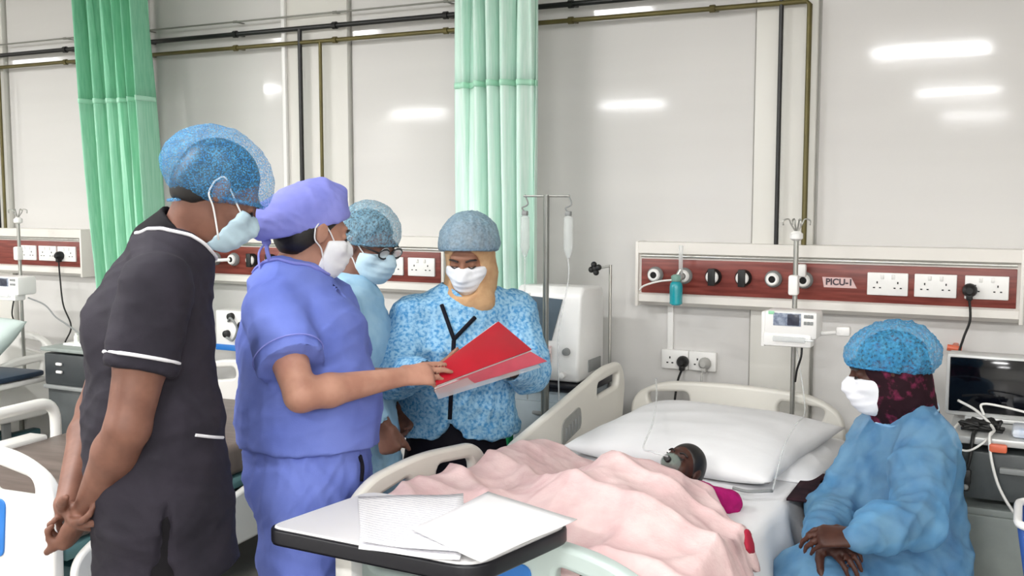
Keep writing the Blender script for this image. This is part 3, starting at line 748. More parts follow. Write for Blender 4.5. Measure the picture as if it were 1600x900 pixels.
put('control_panel', MB().box((-1.73, 3.692, .985), (.12, .008, .07), .003), mat('pink_white_panel', '#efe3e2', rough=.5, col2='#d8b9b8', vscale=120), t)
for x in (-1.80, -1.70, -1.62): put('hose_port', MB().lathe([(.014, 0), (.014, .02), (.008, .024)], (x, 3.69, .905), (0, -1, 0), 14), M_dark if x == -1.70 else M_vent, t)
put('dial', MB().lathe([(.016, 0), (.014, .016), (.004, .018)], (-1.605, 3.695, 1.0), (0, -1, 0), 16), M_grey, t)
put('side_vent', MB().box((-1.553, 3.86, .93), (.006, .13, .05), .002), M_grey, t)
for s in (0, 1):
    put('breathing_hose', MB().tube(bend([(-1.755 - .03 * s, 3.66, 1.23), (-1.735 + .02 * s, 3.64, 1.15), (-1.725 + .03 * s, 3.63, 1.05), (-1.74 + .045 * s, 3.63, .95), (-1.735 + .06 * s, 3.62, .86)], 7), .006, 8), M_white, t, 180)

# ------------------------------------------------------------ right trolley with monitor
M_trol = mat('dark_grey_trolley', '#4a4f50', rough=.4, var=.12)
M_trol2 = mat('grey_green_trolley', '#8e9692', rough=.45, var=.08)
M_screen = mat('black_glass_screen', '#070910', rough=.08, spec=.6, var=.1)
M_silver = mat('silver_bezel', '#c9cac8', rough=.3, metal=.2, var=.04)
t = thing('equipment_trolley', 'grey equipment trolley holding the black monitor at right', 'trolley', (.06, 3.6, 0))
put('trolley_top', MB().box((.06, 3.60, .874), (.50, .46, .024), .006), M_silver, t)
o = put('top_drawer', MB().box((.06, 3.60, .765), (.48, .43, .15), .008), M_trol, t)
put('drawer_handle', MB().box((.06, 3.375, .79), (.2, .02, .02), .006), M_grey, o)
put('cabinet', MB().box((.06, 3.61, .37), (.48, .42, .58), .01), M_trol2, t)
put('cabinet_door', MB().box((.06, 3.393, .37), (.45, .014, .54), .006), M_trol2, t)
put('corner_post', MB().box((.315, 3.38, .45), (.02, .02, .80), .004), M_dark, t)
for x in (-.14, .26):
    for y in (3.43, 3.78): put('castor', MB().lathe([(.02, -.012), (.036, -.01), (.036, .01), (.02, .012)], (x, y, .037), (1, 0, 0), 14).cyl((x, y, .04), (x, y, .09), .01), M_dark, t)
t = thing('patient_monitor', 'black screened patient monitor with silver frame on the right trolley', 'monitor', (0, 3.62, .888))
put('monitor_case', MB().box((-.02, 3.66, 1.0), (.385, .09, .205), .012), M_silver, t)
put('screen', MB().box((-.02, 3.614, 1.003), (.362, .008, .178), .003), M_screen, t)
put('monitor_foot', MB().box((-.02, 3.67, .895), (.26, .14, .014), .005), M_silver, t)
t = thing('cable_bundle', 'tangle of black leads lying on the trolley below the monitor', 'cables', (-.10, 3.44, .888))
rr = random.Random(4)
for k in range(6):
    pts = [(-.16 + rr.uniform(0, .13), 3.42 + rr.uniform(0, .08), .893 + rr.uniform(0, .03)) for _ in range(6)]
    put('lead', MB().tube(bend(pts, 6), .0055, 7), M_dark, t, 180)
put('lead_block', MB().box((-.10, 3.46, .905), (.09, .05, .03), .01), M_dark, t)
t = thing('sensor_lead', 'dark finger sensor dangling in front of the trolley drawer', 'sensor', (-.125, 3.36, .72))
put('sensor_cord', MB().tube(bend([(-.11, 3.42, .893), (-.115, 3.37, .89), (-.12, 3.352, .83), (-.13, 3.35, .78)], 5), .006, 8), M_dark, t, 180)
put('sensor_clip', MB().box((-.13, 3.35, .765), (.03, .022, .05), .008), M_dark, t)
put('sensor_tip', MB().sph((-.13, 3.34, .735), .009, 10, 8), M_grey, t, 180)
put('sensor_body', MB().box((-.13, 3.35, .735), (.024, .02, .03), .006), M_dark, t)
tag(put('monitor_cable', MB().tube(bend([(-.17, 3.58, .955), (-.11, 3.5, .94), (-.06, 3.42, .905), (-.07, 3.36, .895), (-.06, 3.345, .82), (-.035, 3.345, .74), (.01, 3.34, .67), (.05, 3.34, .65)], 7), .0045, 8), M_white, None, 180), 'long white monitor cable looping down the trolley front', 'cable')
tag(put('monitor_cable', MB().tube(bend([(-.16, 3.44, .91), (-.17, 3.38, .9), (-.165, 3.355, .86), (-.13, 3.35, .845), (-.09, 3.355, .87), (-.06, 3.40, .90)], 7), .0035, 8), M_white, None, 180), 'short white monitor cable loop at the left trolley edge', 'cable')
tag(put('monitor_cable', MB().tube(bend([(-.09, 3.47, .935), (-.095, 3.50, .965), (.0, 3.5, .955), (.1, 3.5, .93), (.16, 3.47, .90)], 7), .004, 8), M_white, None, 180), 'white cable crossing the bottom of the black monitor screen', 'cable')
tag(put('cable_clip', MB().box((-.045, 3.352, .862), (.05, .02, .026), .006), mat('orange_clip', '#e2704f', rough=.4, var=.06)), 'small orange clip on the white monitor cable', 'clip')
t = thing('supply_pack', 'blue and white plastic supply pack lying on the right trolley', 'pack', (.06, 3.45, .886))
put('pack_body', MB().box((.07, 3.45, .902), (.16, .11, .03), .012), mat('pale_blue_pack', '#b9c8e2', rough=.3, col2='#e8edf4', vscale=18), t)
put('pack_label', MB().box((.06, 3.393, .905), (.07, .004, .012)), mat('blue_label', '#4a68a4', rough=.5, var=.05), t)
tag(put('wall_clip', MB().cyl((-.24, 4.1, 1.055), (-.19, 4.1, 1.05), .012, 10).box((-.215, 4.15, 1.052), (.02, .1, .02), .004), mat('orange_clip', '#e2704f')), 'small orange hose end on the wall beside the monitor', 'hose end')
# basket at the lower right corner
t = thing('plastic_basket', 'white rimmed blue basket hooked at the lower right corner', 'basket', (.14, 3.0, .60))
rim_ = rpoly([(.015, 2.86), (.30, 2.86), (.30, 3.12), (.015, 3.12)], .05, 6)
put('basket_rim', MB().tube([(x, y, .775) for x, y in rim_], .011, 8, close=True), M_wht2, t, 180)
b = MB(); lo_ = [(.14 + (x - .14) * .8, 2.99 + (y - 2.99) * .8) for x, y in rim_]
m_ = len(rim_); b.add([(x, y, .765) for x, y in rim_] + [(x, y, .60) for x, y in lo_], [(i, (i + 1) % m_, m_ + (i + 1) % m_, m_ + i) for i in range(m_)] + [tuple(range(m_, 2 * m_))])
put('basket_body', b, mat('blue_basket', '#3558a0', rough=.45, var=.2, vscale=14), t, 40, solid=.004)
b = MB().cyl((.14, 3.0, .60), (.14, 3.0, .03), .012, 10).lathe([(.14, 0), (.14, .018), (.03, .03)], (.14, 3.0, 0), (0, 0, 1), 20)
put('basket_stand', b, M_grey, t)

# ------------------------------------------------------------ equipment at the left
CX, CY = -4.20, 3.72
t = thing('bedside_cabinet', 'dark grey bedside cabinet left of the grey uniform', 'cabinet', (CX, CY, 0))
put('cabinet_body', MB().box((CX, CY, .36), (.42, .36, .62), .01), M_trol, t)
put('cabinet_top', MB().box((CX, CY, .845), (.46, .40, .02), .006), M_trol2, t)
M_trolk = mat('black_grey_cabinet', '#33383b', rough=.4, var=.12)
o = put('drawer', MB().box((CX, CY, .745), (.43, .38, .16), .008), M_trolk, t)
for k in (.775, .735): put('knob', MB().box((CX - .10, CY - .197, k), (.04, .012, .014), .004), M_wht2, o)
put('steel_shelf', MB().box((CX, CY, .655), (.44, .40, .02), .005), M_grey, t)
for x in (CX - .16, CX + .16):
    for y in (CY - .13, CY + .13): put('castor', MB().lathe([(.015, -.01), (.025, -.01), (.025, .01), (.015, .01)], (x, y, .026), (1, 0, 0), 12).cyl((x, y, .03), (x, y, .06), .01), M_dark, t)
t = thing('medicine_tray', 'small white tray of vials on the dark bedside cabinet', 'tray', (CX - .08, CY - .05, .856))
put('tray', MB().box((CX - .08, CY - .06, .862), (.16, .12, .012), .004), M_wht2, t)
for k in range(3): put('vial', MB().lathe([(.012, 0), (.012, .03), (.006, .036), (.008, .045)], (CX - .13 + .045 * k, CY - .06, .868), (0, 0, 1), 12), M_white, t)
t = thing('syringe_station', 'grey syringe station with knobs between the grey and blue uniforms', 'medical device', (-3.55, 4.0, .84))
put('station_body', MB().box((-3.56, 4.03, .935), (.26, .1, .20), .01), M_wht2, t)
for dx, dz in ((-.02, .06), (-.05, -.03), (.05, .02)): put('knob', MB().lathe([(.02, 0), (.018, .02), (.008, .024)], (-3.56 + dx, 3.98, .945 + dz), (0, -1, 0), 14), M_dark, t)
put('station_tube', MB().tube(bend([(-3.60, 3.975, .98), (-3.56, 3.95, 1.0), (-3.52, 3.95, .95), (-3.55, 3.95, .89), (-3.60, 3.96, .90)], 6), .006, 8), M_grey, t, 180)
put('wall_bracket', MB().box((-3.56, 4.13, .93), (.08, .14, .06), .006), M_grey, t)
put('blue_band', MB().box((-3.56, 3.976, .845), (.25, .008, .03), .002), M_blue, t)
# raised backrest of the far left bed seen as a dark edged panel
t = thing('bed_tray', 'white tray with dark blue edge lying on the far left bed', 'tray', (-4.75, 3.45, .66))
put('tray_board', MB().box((-4.72, 3.45, .665), (.40, .34, .03), .01, rot=(0, .0, .1)), M_bedw, t)
put('tray_edge', MB().box((-4.72, 3.45, .70), (.42, .30, .03), .012, rot=(0, 0, .1)), mat('dark_blue_edge', '#2b3a4c', rough=.5, var=.1), t)
# ------------------------------------------------------------ soft-body modelling: blended distance fields turned into one skin
class SDF:
    def __init__(s, lo, hi, h):
        s.h = h; s.o = V(*lo); s.n = np.maximum(np.ceil((V(*hi) - s.o) / h).astype(int) + 1, 2)
        s.D = np.full(s.n, 1.0, np.float32)
    def blk(s, lo, hi):
        a = np.clip(np.floor((lo - s.o) / s.h).astype(int), 0, s.n); b = np.clip(np.ceil((hi - s.o) / s.h).astype(int) + 1, 0, s.n)
        if (b <= a).any(): return None, None
        sl = tuple(slice(i, j) for i, j in zip(a, b))
        g = [(s.o[k] + s.h * np.arange(a[k], b[k])).astype(np.float32) for k in range(3)]
        return sl, (g[0][:, None, None], g[1][None, :, None], g[2][None, None, :])
    def mix(s, sl, d, k, sub=False):
        c = s.D[sl]
        if sub: c, d = -c, d
        if k > 0:
            t = np.clip(.5 + .5 * (c - d) / k, 0, 1); r = c + (d - c) * t - k * t * (1 - t)
        else: r = np.minimum(c, d)
        s.D[sl] = -r if sub else r
    def cone(s, p0, p1, r0, r1, k=.02, sub=False):
        p0, p1 = V(*p0), V(*p1); m = max(r0, r1) + k + 3 * s.h
        sl, g = s.blk(np.minimum(p0, p1) - m, np.maximum(p0, p1) + m)
        if sl is None: return
        v = p1 - p0; L2 = max(v @ v, 1e-9)
        q = [g[i] - np.float32(p0[i]) for i in range(3)]
        t = np.clip((q[0] * v[0] + q[1] * v[1] + q[2] * v[2]) / L2, 0, 1)
        d = np.sqrt(sum((q[i] - t * np.float32(v[i])) ** 2 for i in range(3))) - (r0 + (r1 - r0) * t)
        s.mix(sl, d.astype(np.float32), k, sub)
    def chain(s, pts, rs, k=.015):
        for i in range(len(pts) - 1): s.cone(pts[i], pts[i + 1], rs[i], rs[i + 1], k)
    def econe(s, p0, p1, a, b, u, k=.03, sub=False):
        """elliptical limb: a, b = (half width along u, half depth) at either end"""
        p0, p1 = V(*p0), V(*p1); w = p1 - p0; L = np.linalg.norm(w); w = w / L
        u = V(*u); u = nrm(u - w * (u @ w)); v = np.cross(w, u)
        m = max(a + b) + k + 3 * s.h
        sl, g = s.blk(np.minimum(p0, p1) - m, np.maximum(p0, p1) + m)
        if sl is None: return
        q = [g[i] - np.float32(p0[i]) for i in range(3)]
        dot = lambda e: q[0] * np.float32(e[0]) + q[1] * np.float32(e[1]) + q[2] * np.float32(e[2])
        tw = dot(w); t = np.clip(tw / L, 0, 1); du, dv = dot(u), dot(v); dw = tw - t * L
        A = a[0] + (b[0] - a[0]) * t; B = a[1] + (b[1] - a[1]) * t; C = np.minimum(A, B)
        kk = np.sqrt((du / A) ** 2 + (dv / B) ** 2 + (dw / C) ** 2)
        gg = np.sqrt((du / A ** 2) ** 2 + (dv / B ** 2) ** 2 + (dw / C ** 2) ** 2)
        d = kk * (kk - 1) / np.maximum(gg, 1e-3)
        d = np.where(kk < .05, -C * (1 - kk), d)
        s.mix(sl, d.astype(np.float32), k, sub)
    def ell(s, c, r, R=None, k=.02, sub=False):
        c = V(*c); R = np.eye(3) if R is None else R      # columns of R are the axes
        m = max(r) + k + 3 * s.h; sl, g = s.blk(c - m, c + m)
        if sl is None: return
        q = [g[i] - np.float32(c[i]) for i in range(3)]
        e = [sum(q[j] * np.float32(R[j, i]) for j in range(3)) for i in range(3)]
        kk = np.sqrt(sum((e[i] / r[i]) ** 2 for i in range(3))); gg = np.sqrt(sum((e[i] / r[i] ** 2) ** 2 for i in range(3)))
        d = np.where(kk < .05, -min(r) * (1 - kk), kk * (kk - 1) / np.maximum(gg, 1e-3))
        s.mix(sl, d.astype(np.float32), k, sub)
    def cut(s, p, n, k=0.):
        """drop everything on the side n points to"""
        p = V(*p); n = nrm(n)
        sl, g = s.blk(s.o - 1, s.o + s.n * s.h + 1)
        d = sum((g[i] - np.float32(p[i])) * np.float32(n[i]) for i in range(3))
        s.mix(sl, (-d).astype(np.float32), k, True)
    def mesh(s, smooth=1, wr=None):
        D = s.D.copy(); D[0] = D[-1] = 1; D[:, 0] = D[:, -1] = 1; D[:, :, 0] = D[:, :, -1] = 1
        I = D < 0; nx, ny, nz = D.shape
        cnt = np.zeros((nx - 1, ny - 1, nz - 1), np.int8)
        cs = [(i, j, k) for i in (0, 1) for j in (0, 1) for k in (0, 1)]
        for i, j, k in cs: cnt += I[i:nx - 1 + i, j:ny - 1 + j, k:nz - 1 + k]
        act = np.argwhere((cnt > 0) & (cnt < 8))
        idx = np.full(cnt.shape, -1, np.int32); idx[tuple(act.T)] = np.arange(len(act))
        P = np.zeros((len(act), 3)); W = np.zeros(len(act))
        for a in cs:
            for ax in range(3):
                if a[ax]: continue
                b = list(a); b[ax] = 1
                da = D[act[:, 0] + a[0], act[:, 1] + a[1], act[:, 2] + a[2]]; db = D[act[:, 0] + b[0], act[:, 1] + b[1], act[:, 2] + b[2]]
                c = (da < 0) != (db < 0)
                t = np.where(c, da / np.where(c, da - db, 1), 0)
                for q in range(3): P[:, q] += np.where(c, a[q] + (t if q == ax else 0), 0)
                W += c
        P = s.o + (act + P / np.maximum(W, 1)[:, None]) * s.h
        F = []
        for ax in range(3):
            sa = [slice(1, -1)] * 3; sb = list(sa); sa[ax] = slice(0, -1); sb[ax] = slice(1, None)
            A, B = I[tuple(sa)], I[tuple(sb)]
            e = np.argwhere(A != B)
            if not len(e): continue
            off = np.ones(3, int); off[ax] = 0; e = e + off
            o1, o2 = [q for q in range(3) if q != ax]
            def cell(d1, d2):
                f = e.copy(); f[:, o1] += d1; f[:, o2] += d2; return idx[tuple(f.T)]
            q = np.stack([cell(-1, -1), cell(0, -1), cell(0, 0), cell(-1, 0)], 1)
            flip = A[tuple((e - off).T)] if False else I[tuple(e.T)]
            q2 = q[:, ::-1]
            fl = flip if ax != 1 else ~flip
            F.append(np.where(fl[:, None], q, q2))
        F = np.concatenate(F); F = F[(F >= 0).all(1)]
        for _ in range(smooth):
            S = np.zeros_like(P); N = np.zeros(len(P))
            for i in range(4):
                for j in (1, 3):
                    np.add.at(S, F[:, i], P[F[:, (i + j) % 4]]); np.add.at(N, F[:, i], 1)
            P = P * .5 + .5 * S / np.maximum(N, 1)[:, None]
        return P, F

CLOTH = {}
from mathutils.bvhtree import BVHTree
def snap(name, pts, off=.003, n=6, along=None, eye=None):
    """lay a line on the surface of the last garment of that name: nearest point, or first hit along a direction"""
    P, F = CLOTH[name]; b = BVHTree.FromPolygons([tuple(p) for p in P], [tuple(int(i) for i in f) for f in F]); out = []
    for p in spline(pts, n):
        if along is not None or eye is not None:
            dd_ = nrm(along if along is not None else p - eye)
            q, nn, _, _ = b.ray_cast(Vector(p - dd_ * .5), Vector(dd_))
            if q is None: continue
            out.append(np.array(q) - dd_ * off); continue
        q, nn, _, _ = b.find_nearest(Vector(p)); nn = np.array(nn); nn = nn if nn @ (np.array(p) - P.mean(0)) > 0 else -nn
        out.append(np.array(q) + nn * off)
    return out

def wrinkle(P, F, amp, dirs, seed, freq, warp=1.0):
    """push cloth in and out along folds that run across the given directions"""
    n = np.cross(P[F[:, 2]] - P[F[:, 0]], P[F[:, 3]] - P[F[:, 1]])
    Nn = np.zeros_like(P)
    for i in range(4): np.add.at(Nn, F[:, i], n)
    Nn /= np.linalg.norm(Nn, axis=1)[:, None] + 1e-12
    c = P.mean(0); C = (P[F].mean(1) - c)
    if (n * C).sum() < 0: Nn = -Nn
    r = np.random.RandomState(seed); z = np.zeros(len(P))
    for i, d in enumerate(dirs * 2):
        d = nrm(V(*d) + r.normal(0, .25, 3)); f = freq * r.uniform(.6, 1.5); p = r.uniform(0, 6.28)
        w = sum(np.sin(P @ (r.normal(0, 1, 3) * freq * .35) + r.uniform(0, 6.28)) for _ in range(2))
        m = .5 + .5 * np.sin(P @ (r.normal(0, 1, 3) * freq * .25) + r.uniform(0, 6.28))
        z += (1 - np.abs(np.sin(P @ d * f + p + warp * w))) ** 1.3 * m
    z = z / len(dirs)
    return P + Nn * (amp * (z - z.mean()))[:, None]

def skin(name, sdf, m, parent, smooth=1, wr=None, sharp=180):
    P, F = sdf.mesh(smooth)
    if wr:
        P = wrinkle(P, F, *wr); P = wrinkle(P, F, wr[0] * .42, wr[1], wr[2] + 50, wr[3] * 3.1, wr[4])
    q = parent; o = np.zeros(3)
    while q is not None: o += np.array(q.location); q = q.parent
    me = bpy.data.meshes.new(name)
    me.vertices.add(len(P)); me.vertices.foreach_set('co', (P - o).astype(np.float32).ravel())
    me.loops.add(F.size); me.loops.foreach_set('vertex_index', F.astype(np.int32).ravel())
    me.polygons.add(len(F)); me.polygons.foreach_set('loop_start', np.arange(0, F.size, 4, dtype=np.int32))
    me.polygons.foreach_set('loop_total', np.full(len(F), 4, np.int32))
    me.update(calc_edges=True); me.validate()
    c = P.mean(0); n = np.cross(P[F[:, 2]] - P[F[:, 0]], P[F[:, 3]] - P[F[:, 1]])
    if (n * (P[F].mean(1) - c)).sum() < 0: me.flip_normals()
    me.shade_smooth(); me.materials.append(m)
    ob = bpy.data.objects.new(name, me); COL.objects.link(ob); ob.parent = parent
    CLOTH[name] = (P, F)
    return ob

UP = V(0, 0, 1)
def frame(bearing, pitch=0, roll=0):
    """columns: right, forward, up; bearing clockwise from +y, pitch down positive"""
    b = math.radians(bearing); f = V(math.sin(b), math.cos(b), 0); r = V(math.cos(b), -math.sin(b), 0); u = UP
    p = math.radians(pitch); f2 = f * math.cos(p) - u * math.sin(p); u2 = u * math.cos(p) + f * math.sin(p)
    q = math.radians(roll); r2 = r * math.cos(q) - u2 * math.sin(q); u3 = u2 * math.cos(q) + r * math.sin(q)
    return np.stack([r2, f2, u3], 1)

class Head:
    def __init__(s, c, R, k=1.): s.c = V(*c); s.R = R; s.k = k
    def p(s, r, f, u): return s.c + s.R @ (V(r, f, u) * s.k)
def head_skin(S, H, nose=1.):
    k = H.k; e = lambda c, r, kk=.02, sub=False: S.ell(H.p(*c), V(*r) * k, H.R, kk * k, sub)
    e((0, -.014, .022), (.074, .094, .086)); e((0, .028, -.04), (.058, .066, .076), .03)
    e((0, .05, -.092), (.036, .036, .026), .03); e((0, .03, -.075), (.050, .05, .036), .03)
    e((0, .076, .026), (.048, .018, .012), .015)
    for s in (-1, 1):
        e((s * .044, .062, -.028), (.02, .02, .016), .02)
        e((s * .031, .094, .004), (.016, .012, .010), .01, True)
        e((s * .031, .078, .003), (.0135, .0125, .0115), .003)
        e((s * .077, -.006, -.008), (.007, .019, .031), .006); e((s * .081, -.012, .0), (.006, .015, .024), .006)
        e((s * .012, .1, -.034), (.008, .009, .007), .006)
    S.cone(H.p(0, .088, .012), H.p(0, .112, -.028), .008 * k, .0125 * k, .010 * k)
    e((0, .096, -.060), (.022, .009, .0055), .005); e((0, .095, -.069), (.020, .009, .006), .005)

def hand_skin(S, w, d, n, s_, k=1., curl=(.3, .4, .3), spread=.0, thumb=(.55, .6, .35), curls=None, tcurl=.35):
    """w wrist, d along the hand, n palm normal (palm side), s_ +1 when the thumb lies along cross(d,n)"""
    d = nrm(d); n = nrm(V(*n) - d * (V(*n) @ d)); t = np.cross(d, n) * s_
    w = V(*w)
    S.econe(w - d * .012 * k, w + d * .088 * k, (.026 * k, .019 * k), (.041 * k, .014 * k), t, .008)
    S.ell(w + d * .045 * k + t * .022 * k + n * .012 * k, V(.017, .03, .013) * k, np.stack([t, d, n], 1), .012)
    for i, (o, L, r) in enumerate(((.031, .074, .0088), (.0105, .084, .0092), (-.0105, .078, .0088), (-.030, .062, .0078))):
        cu = curls[i] if curls else curl
        p = w + d * (.086 - .006 * abs(i - 1)) * k + t * o * k; a = 0.
        sp = spread * (1.5 - i); dd0 = nrm(d + t * sp)
        pts = [p]; rs = [r * k]
        for j, fr in enumerate((.46, .31, .25)):
            a += cu[j]; dd = dd0 * math.cos(a) + n * math.sin(a)
            p = p + dd * L * fr * k; pts.append(p); rs.append(r * k * (1 - .1 * (j + 1)))
        S.chain(pts, rs, .003)
    p = w + d * .026 * k + t * .026 * k + n * .006 * k
    td = nrm(d * thumb[0] + t * thumb[1] + n * thumb[2])
    p1 = p + td * .042 * k; td2 = nrm(td + d * tcurl * .6 + n * tcurl); p2 = p1 + td2 * .032 * k; td3 = nrm(td2 + n * tcurl * .6 + d * .2); p3 = p2 + td3 * .024 * k
    S.chain([p, p1, p2, p3], [.015 * k, .0115 * k, .0105 * k, .008 * k], .006)

def bounds(pts, m):
    P = np.array(pts); return P.min(0) - m, P.max(0) + m

def body(t, J, m, h=.006, hands=None, dims=None, feet=True, k=1., arm=1., leg=1.):
    """one continuous skin from the joints J"""
    pts = [v for v in J.values() if isinstance(v, np.ndarray) and v.shape == (3,)] + [J['head'].c + UP * .13, J['head'].c - UP * .13]
    for s in 'RL': pts += [J['wr' + s] + nrm(J['hd' + s]) * .17]
    lo, hi = bounds(pts, .17); lo[2] = max(lo[2], -.003)
    S = SDF(lo, hi, h)
    torso(S, J, 0, .035, dims)
    S.chain([J['neck'] - .04 * UP, J['head'].p(0, -.02, -.05)], [.058 * k, .052 * k], .025)
    for s in 'RL':
        sh, el, wr = J['sh' + s], J['el' + s], J['wr' + s]
        S.chain([sh, sh * .5 + el * .5, el], [.056 * arm, .050 * arm, .041 * arm], .02)
        S.chain([el, el * .72 + wr * .28, wr], [.041 * arm, .043 * arm, .026 * arm], .015)
        hip, kn, an = J['hip' + s], J['kn' + s], J['an' + s]
        S.chain([hip, hip * .5 + kn * .5, kn], [.088 * leg, .076 * leg, .054 * leg], .03)
        S.chain([kn, kn * .68 + an * .32, an], [.053 * k, .054 * k, .036 * k], .02)
        if feet:
            f = J['ft' + s]; S.chain([an - UP * .04, an + f * .13 - UP * .055, an + f * .19 - UP * .062], [.036, .034, .025], .02)
        hd = J.get('hand' + s, {})
        hand_skin(S, wr, J['hd' + s], J['hn' + s], J.get('ts' + s, 1 if s == 'R' else -1), k, **hd)
    head_skin(S, J['head'])
    return skin('body', S, m, t, 1)

def torso(S, J, inf, k, dims=None):
    d = dict(pel=(.16, .12), wai=(.148, .115), che=(.165, .12), sho=(.125, .085))
    if dims: d.update(dims)
    g = lambda q: (d[q][0] + inf, d[q][1] + inf)
    u = nrm(J['shR'] - J['shL']); uh = nrm(J['hipR'] - J['hipL'])
    S.econe(J['pel'], J['wai'], g('pel'), g('wai'), uh, k)
    S.econe(J['wai'], J['che'], g('wai'), g('che'), u, k)
    top = J['neck'] * .75 + J['che'] * .25
    S.econe(J['che'], top, g('che'), g('sho'), u, k)
    for s in 'RL':
        S.cone(J['sh' + s], J['neck'] - UP * .03, .055 + inf, .05 + inf * .7, k)
        S.cone(J['hip' + s], J['pel'], .09 + inf, .10 + inf, k)

def garment_top(t, J, m, name, inf=.016, sleeve=.62, hem=None, hem_d=(.20, .155), h=.007, dims=None, sl_r=(.074, .076), wr=None, neck_r=.075, neck_drop=None, flare=None, long=False, cuff=.036, k=.03, neckoff=(0, 0, 0), vent=None):
    pts = [J[q] for q in ('pel', 'wai', 'che', 'neck', 'shR', 'shL', 'elR', 'elL')] + ([J['wrR'], J['wrL']] if long else []) + ([hem] if hem is not None else [])
    lo, hi = bounds(pts, .24 if hem is not None else .2); lo[2] = max(lo[2], .01)
    S = SDF(lo, hi, h)
    torso(S, J, inf, k, dims)
    uh = nrm(J['hipR'] - J['hipL'])
    d = dict(pel=(.16, .12), wai=(.148, .115)); d.update(dims or {})
    if hem is not None:
        S.econe(J['wai'], hem, (d['wai'][0] + inf, d['wai'][1] + inf), hem_d, uh, k)
        for fl in (flare or []): S.econe(*fl)
        ax = nrm(J['wai'] - hem)
        S.cut(hem + ax * .02, -ax * .6 - UP * .4)
    for s in 'RL':
        sh, el, w = J['sh' + s], J['el' + s], J['wr' + s]
        if long:
            S.chain([sh, sh * .5 + el * .5, el], [.068, .066, .062], .03)
            e2 = w - nrm(w - el) * .015
            S.chain([el, el * .5 + e2 * .5, e2], [.062, .056, cuff], .025)
            S.cone(e2 + nrm(w - el) * .02, e2 + nrm(w - el) * .08, .031, .031, 0, True)
        else:
            e = sh + (el - sh) * sleeve; a = nrm(el - sh)
            Z = SDF(lo, hi, h); Z.cone(sh, e, sl_r[0], sl_r[1], 0)
            # flat hem: open end with the arm leaving it
            sl_, g = S.blk(e - .14, e + .14)
            if sl_ is not None:
                q = [g[i] - np.float32(e[i]) for i in range(3)]; tt = q[0] * a[0] + q[1] * a[1] + q[2] * a[2]
                rad = np.sqrt(np.maximum(q[0] ** 2 + q[1] ** 2 + q[2] ** 2 - tt ** 2, 0))
                dd = np.maximum(-tt, rad - .12); Z.mix(sl_, dd.astype(np.float32), 0, True)
                S.mix((slice(None),) * 3, Z.D, .02)
    for i in range(len(vent or []) - 1): S.cone(vent[i][0], vent[i + 1][0], vent[i][1], vent[i + 1][1], .006, True)
    nb = J['neck'] + V(*neckoff)
    S.cone(nb + UP * .03, nb + (J['head'].c - nb) * 1.2, neck_r, neck_r, .01, True)
    if neck_drop is not None:
        S.cone(nb, nb + neck_drop, .045, .012, .01, True)
    return skin(name, S, m, t, 1, wr)

def trousers(t, J, m, top, h=.008, r=(.112, .088, .085, .078), wr=None, name='trousers', length=.06, dims=None):
    pts = [J[q + s] for q in ('hip', 'kn', 'an') for s in 'RL'] + [J['pel'], top]
    lo, hi = bounds(pts, .22); lo[2] = .012
    S = SDF(lo, hi, h)
    d = dict(pel=(.17, .13), wai=(.158, .125)); d.update(dims or {})
    uh = nrm(J['hipR'] - J['hipL'])
    S.econe(J['pel'], top, (d['pel'][0] + .012, d['pel'][1] + .012), (d['wai'][0] + .006, d['wai'][1] + .006), uh, .03)
    for s in 'RL':
        hp, kn, an = J['hip' + s], J['kn' + s], J['an' + s]
        S.chain([hp, hp * .5 + kn * .5, kn], [r[0], (r[0] + r[1]) / 2, r[1]], .03)
        S.chain([kn, an + UP * length], [r[2], r[3]], .02)
        S.cone(J['pel'], hp, r[0] + .01, r[0], .03)
    return skin(name, S, m, t, 1, wr)

def shoe(t, J, s, m):
    an, f = J['an' + s], J['ft' + s]
    lo, hi = bounds([an, an + f * .22 - UP * .06], .09); lo[2] = 0.002
    S = SDF(lo, hi, .006)
    u = np.cross(f, UP)
    S.econe(an - f * .045 - UP * .045, an + f * .10 - UP * .05, (.038, .042), (.046, .036), u, .02)
    S.econe(an + f * .10 - UP * .05, an + f * .19 - UP * .058, (.046, .034), (.036, .026), u, .02)
    S.cone(an, an - UP * .04, .042, .042, .02)
    return skin('shoe', S, m, t, 1)

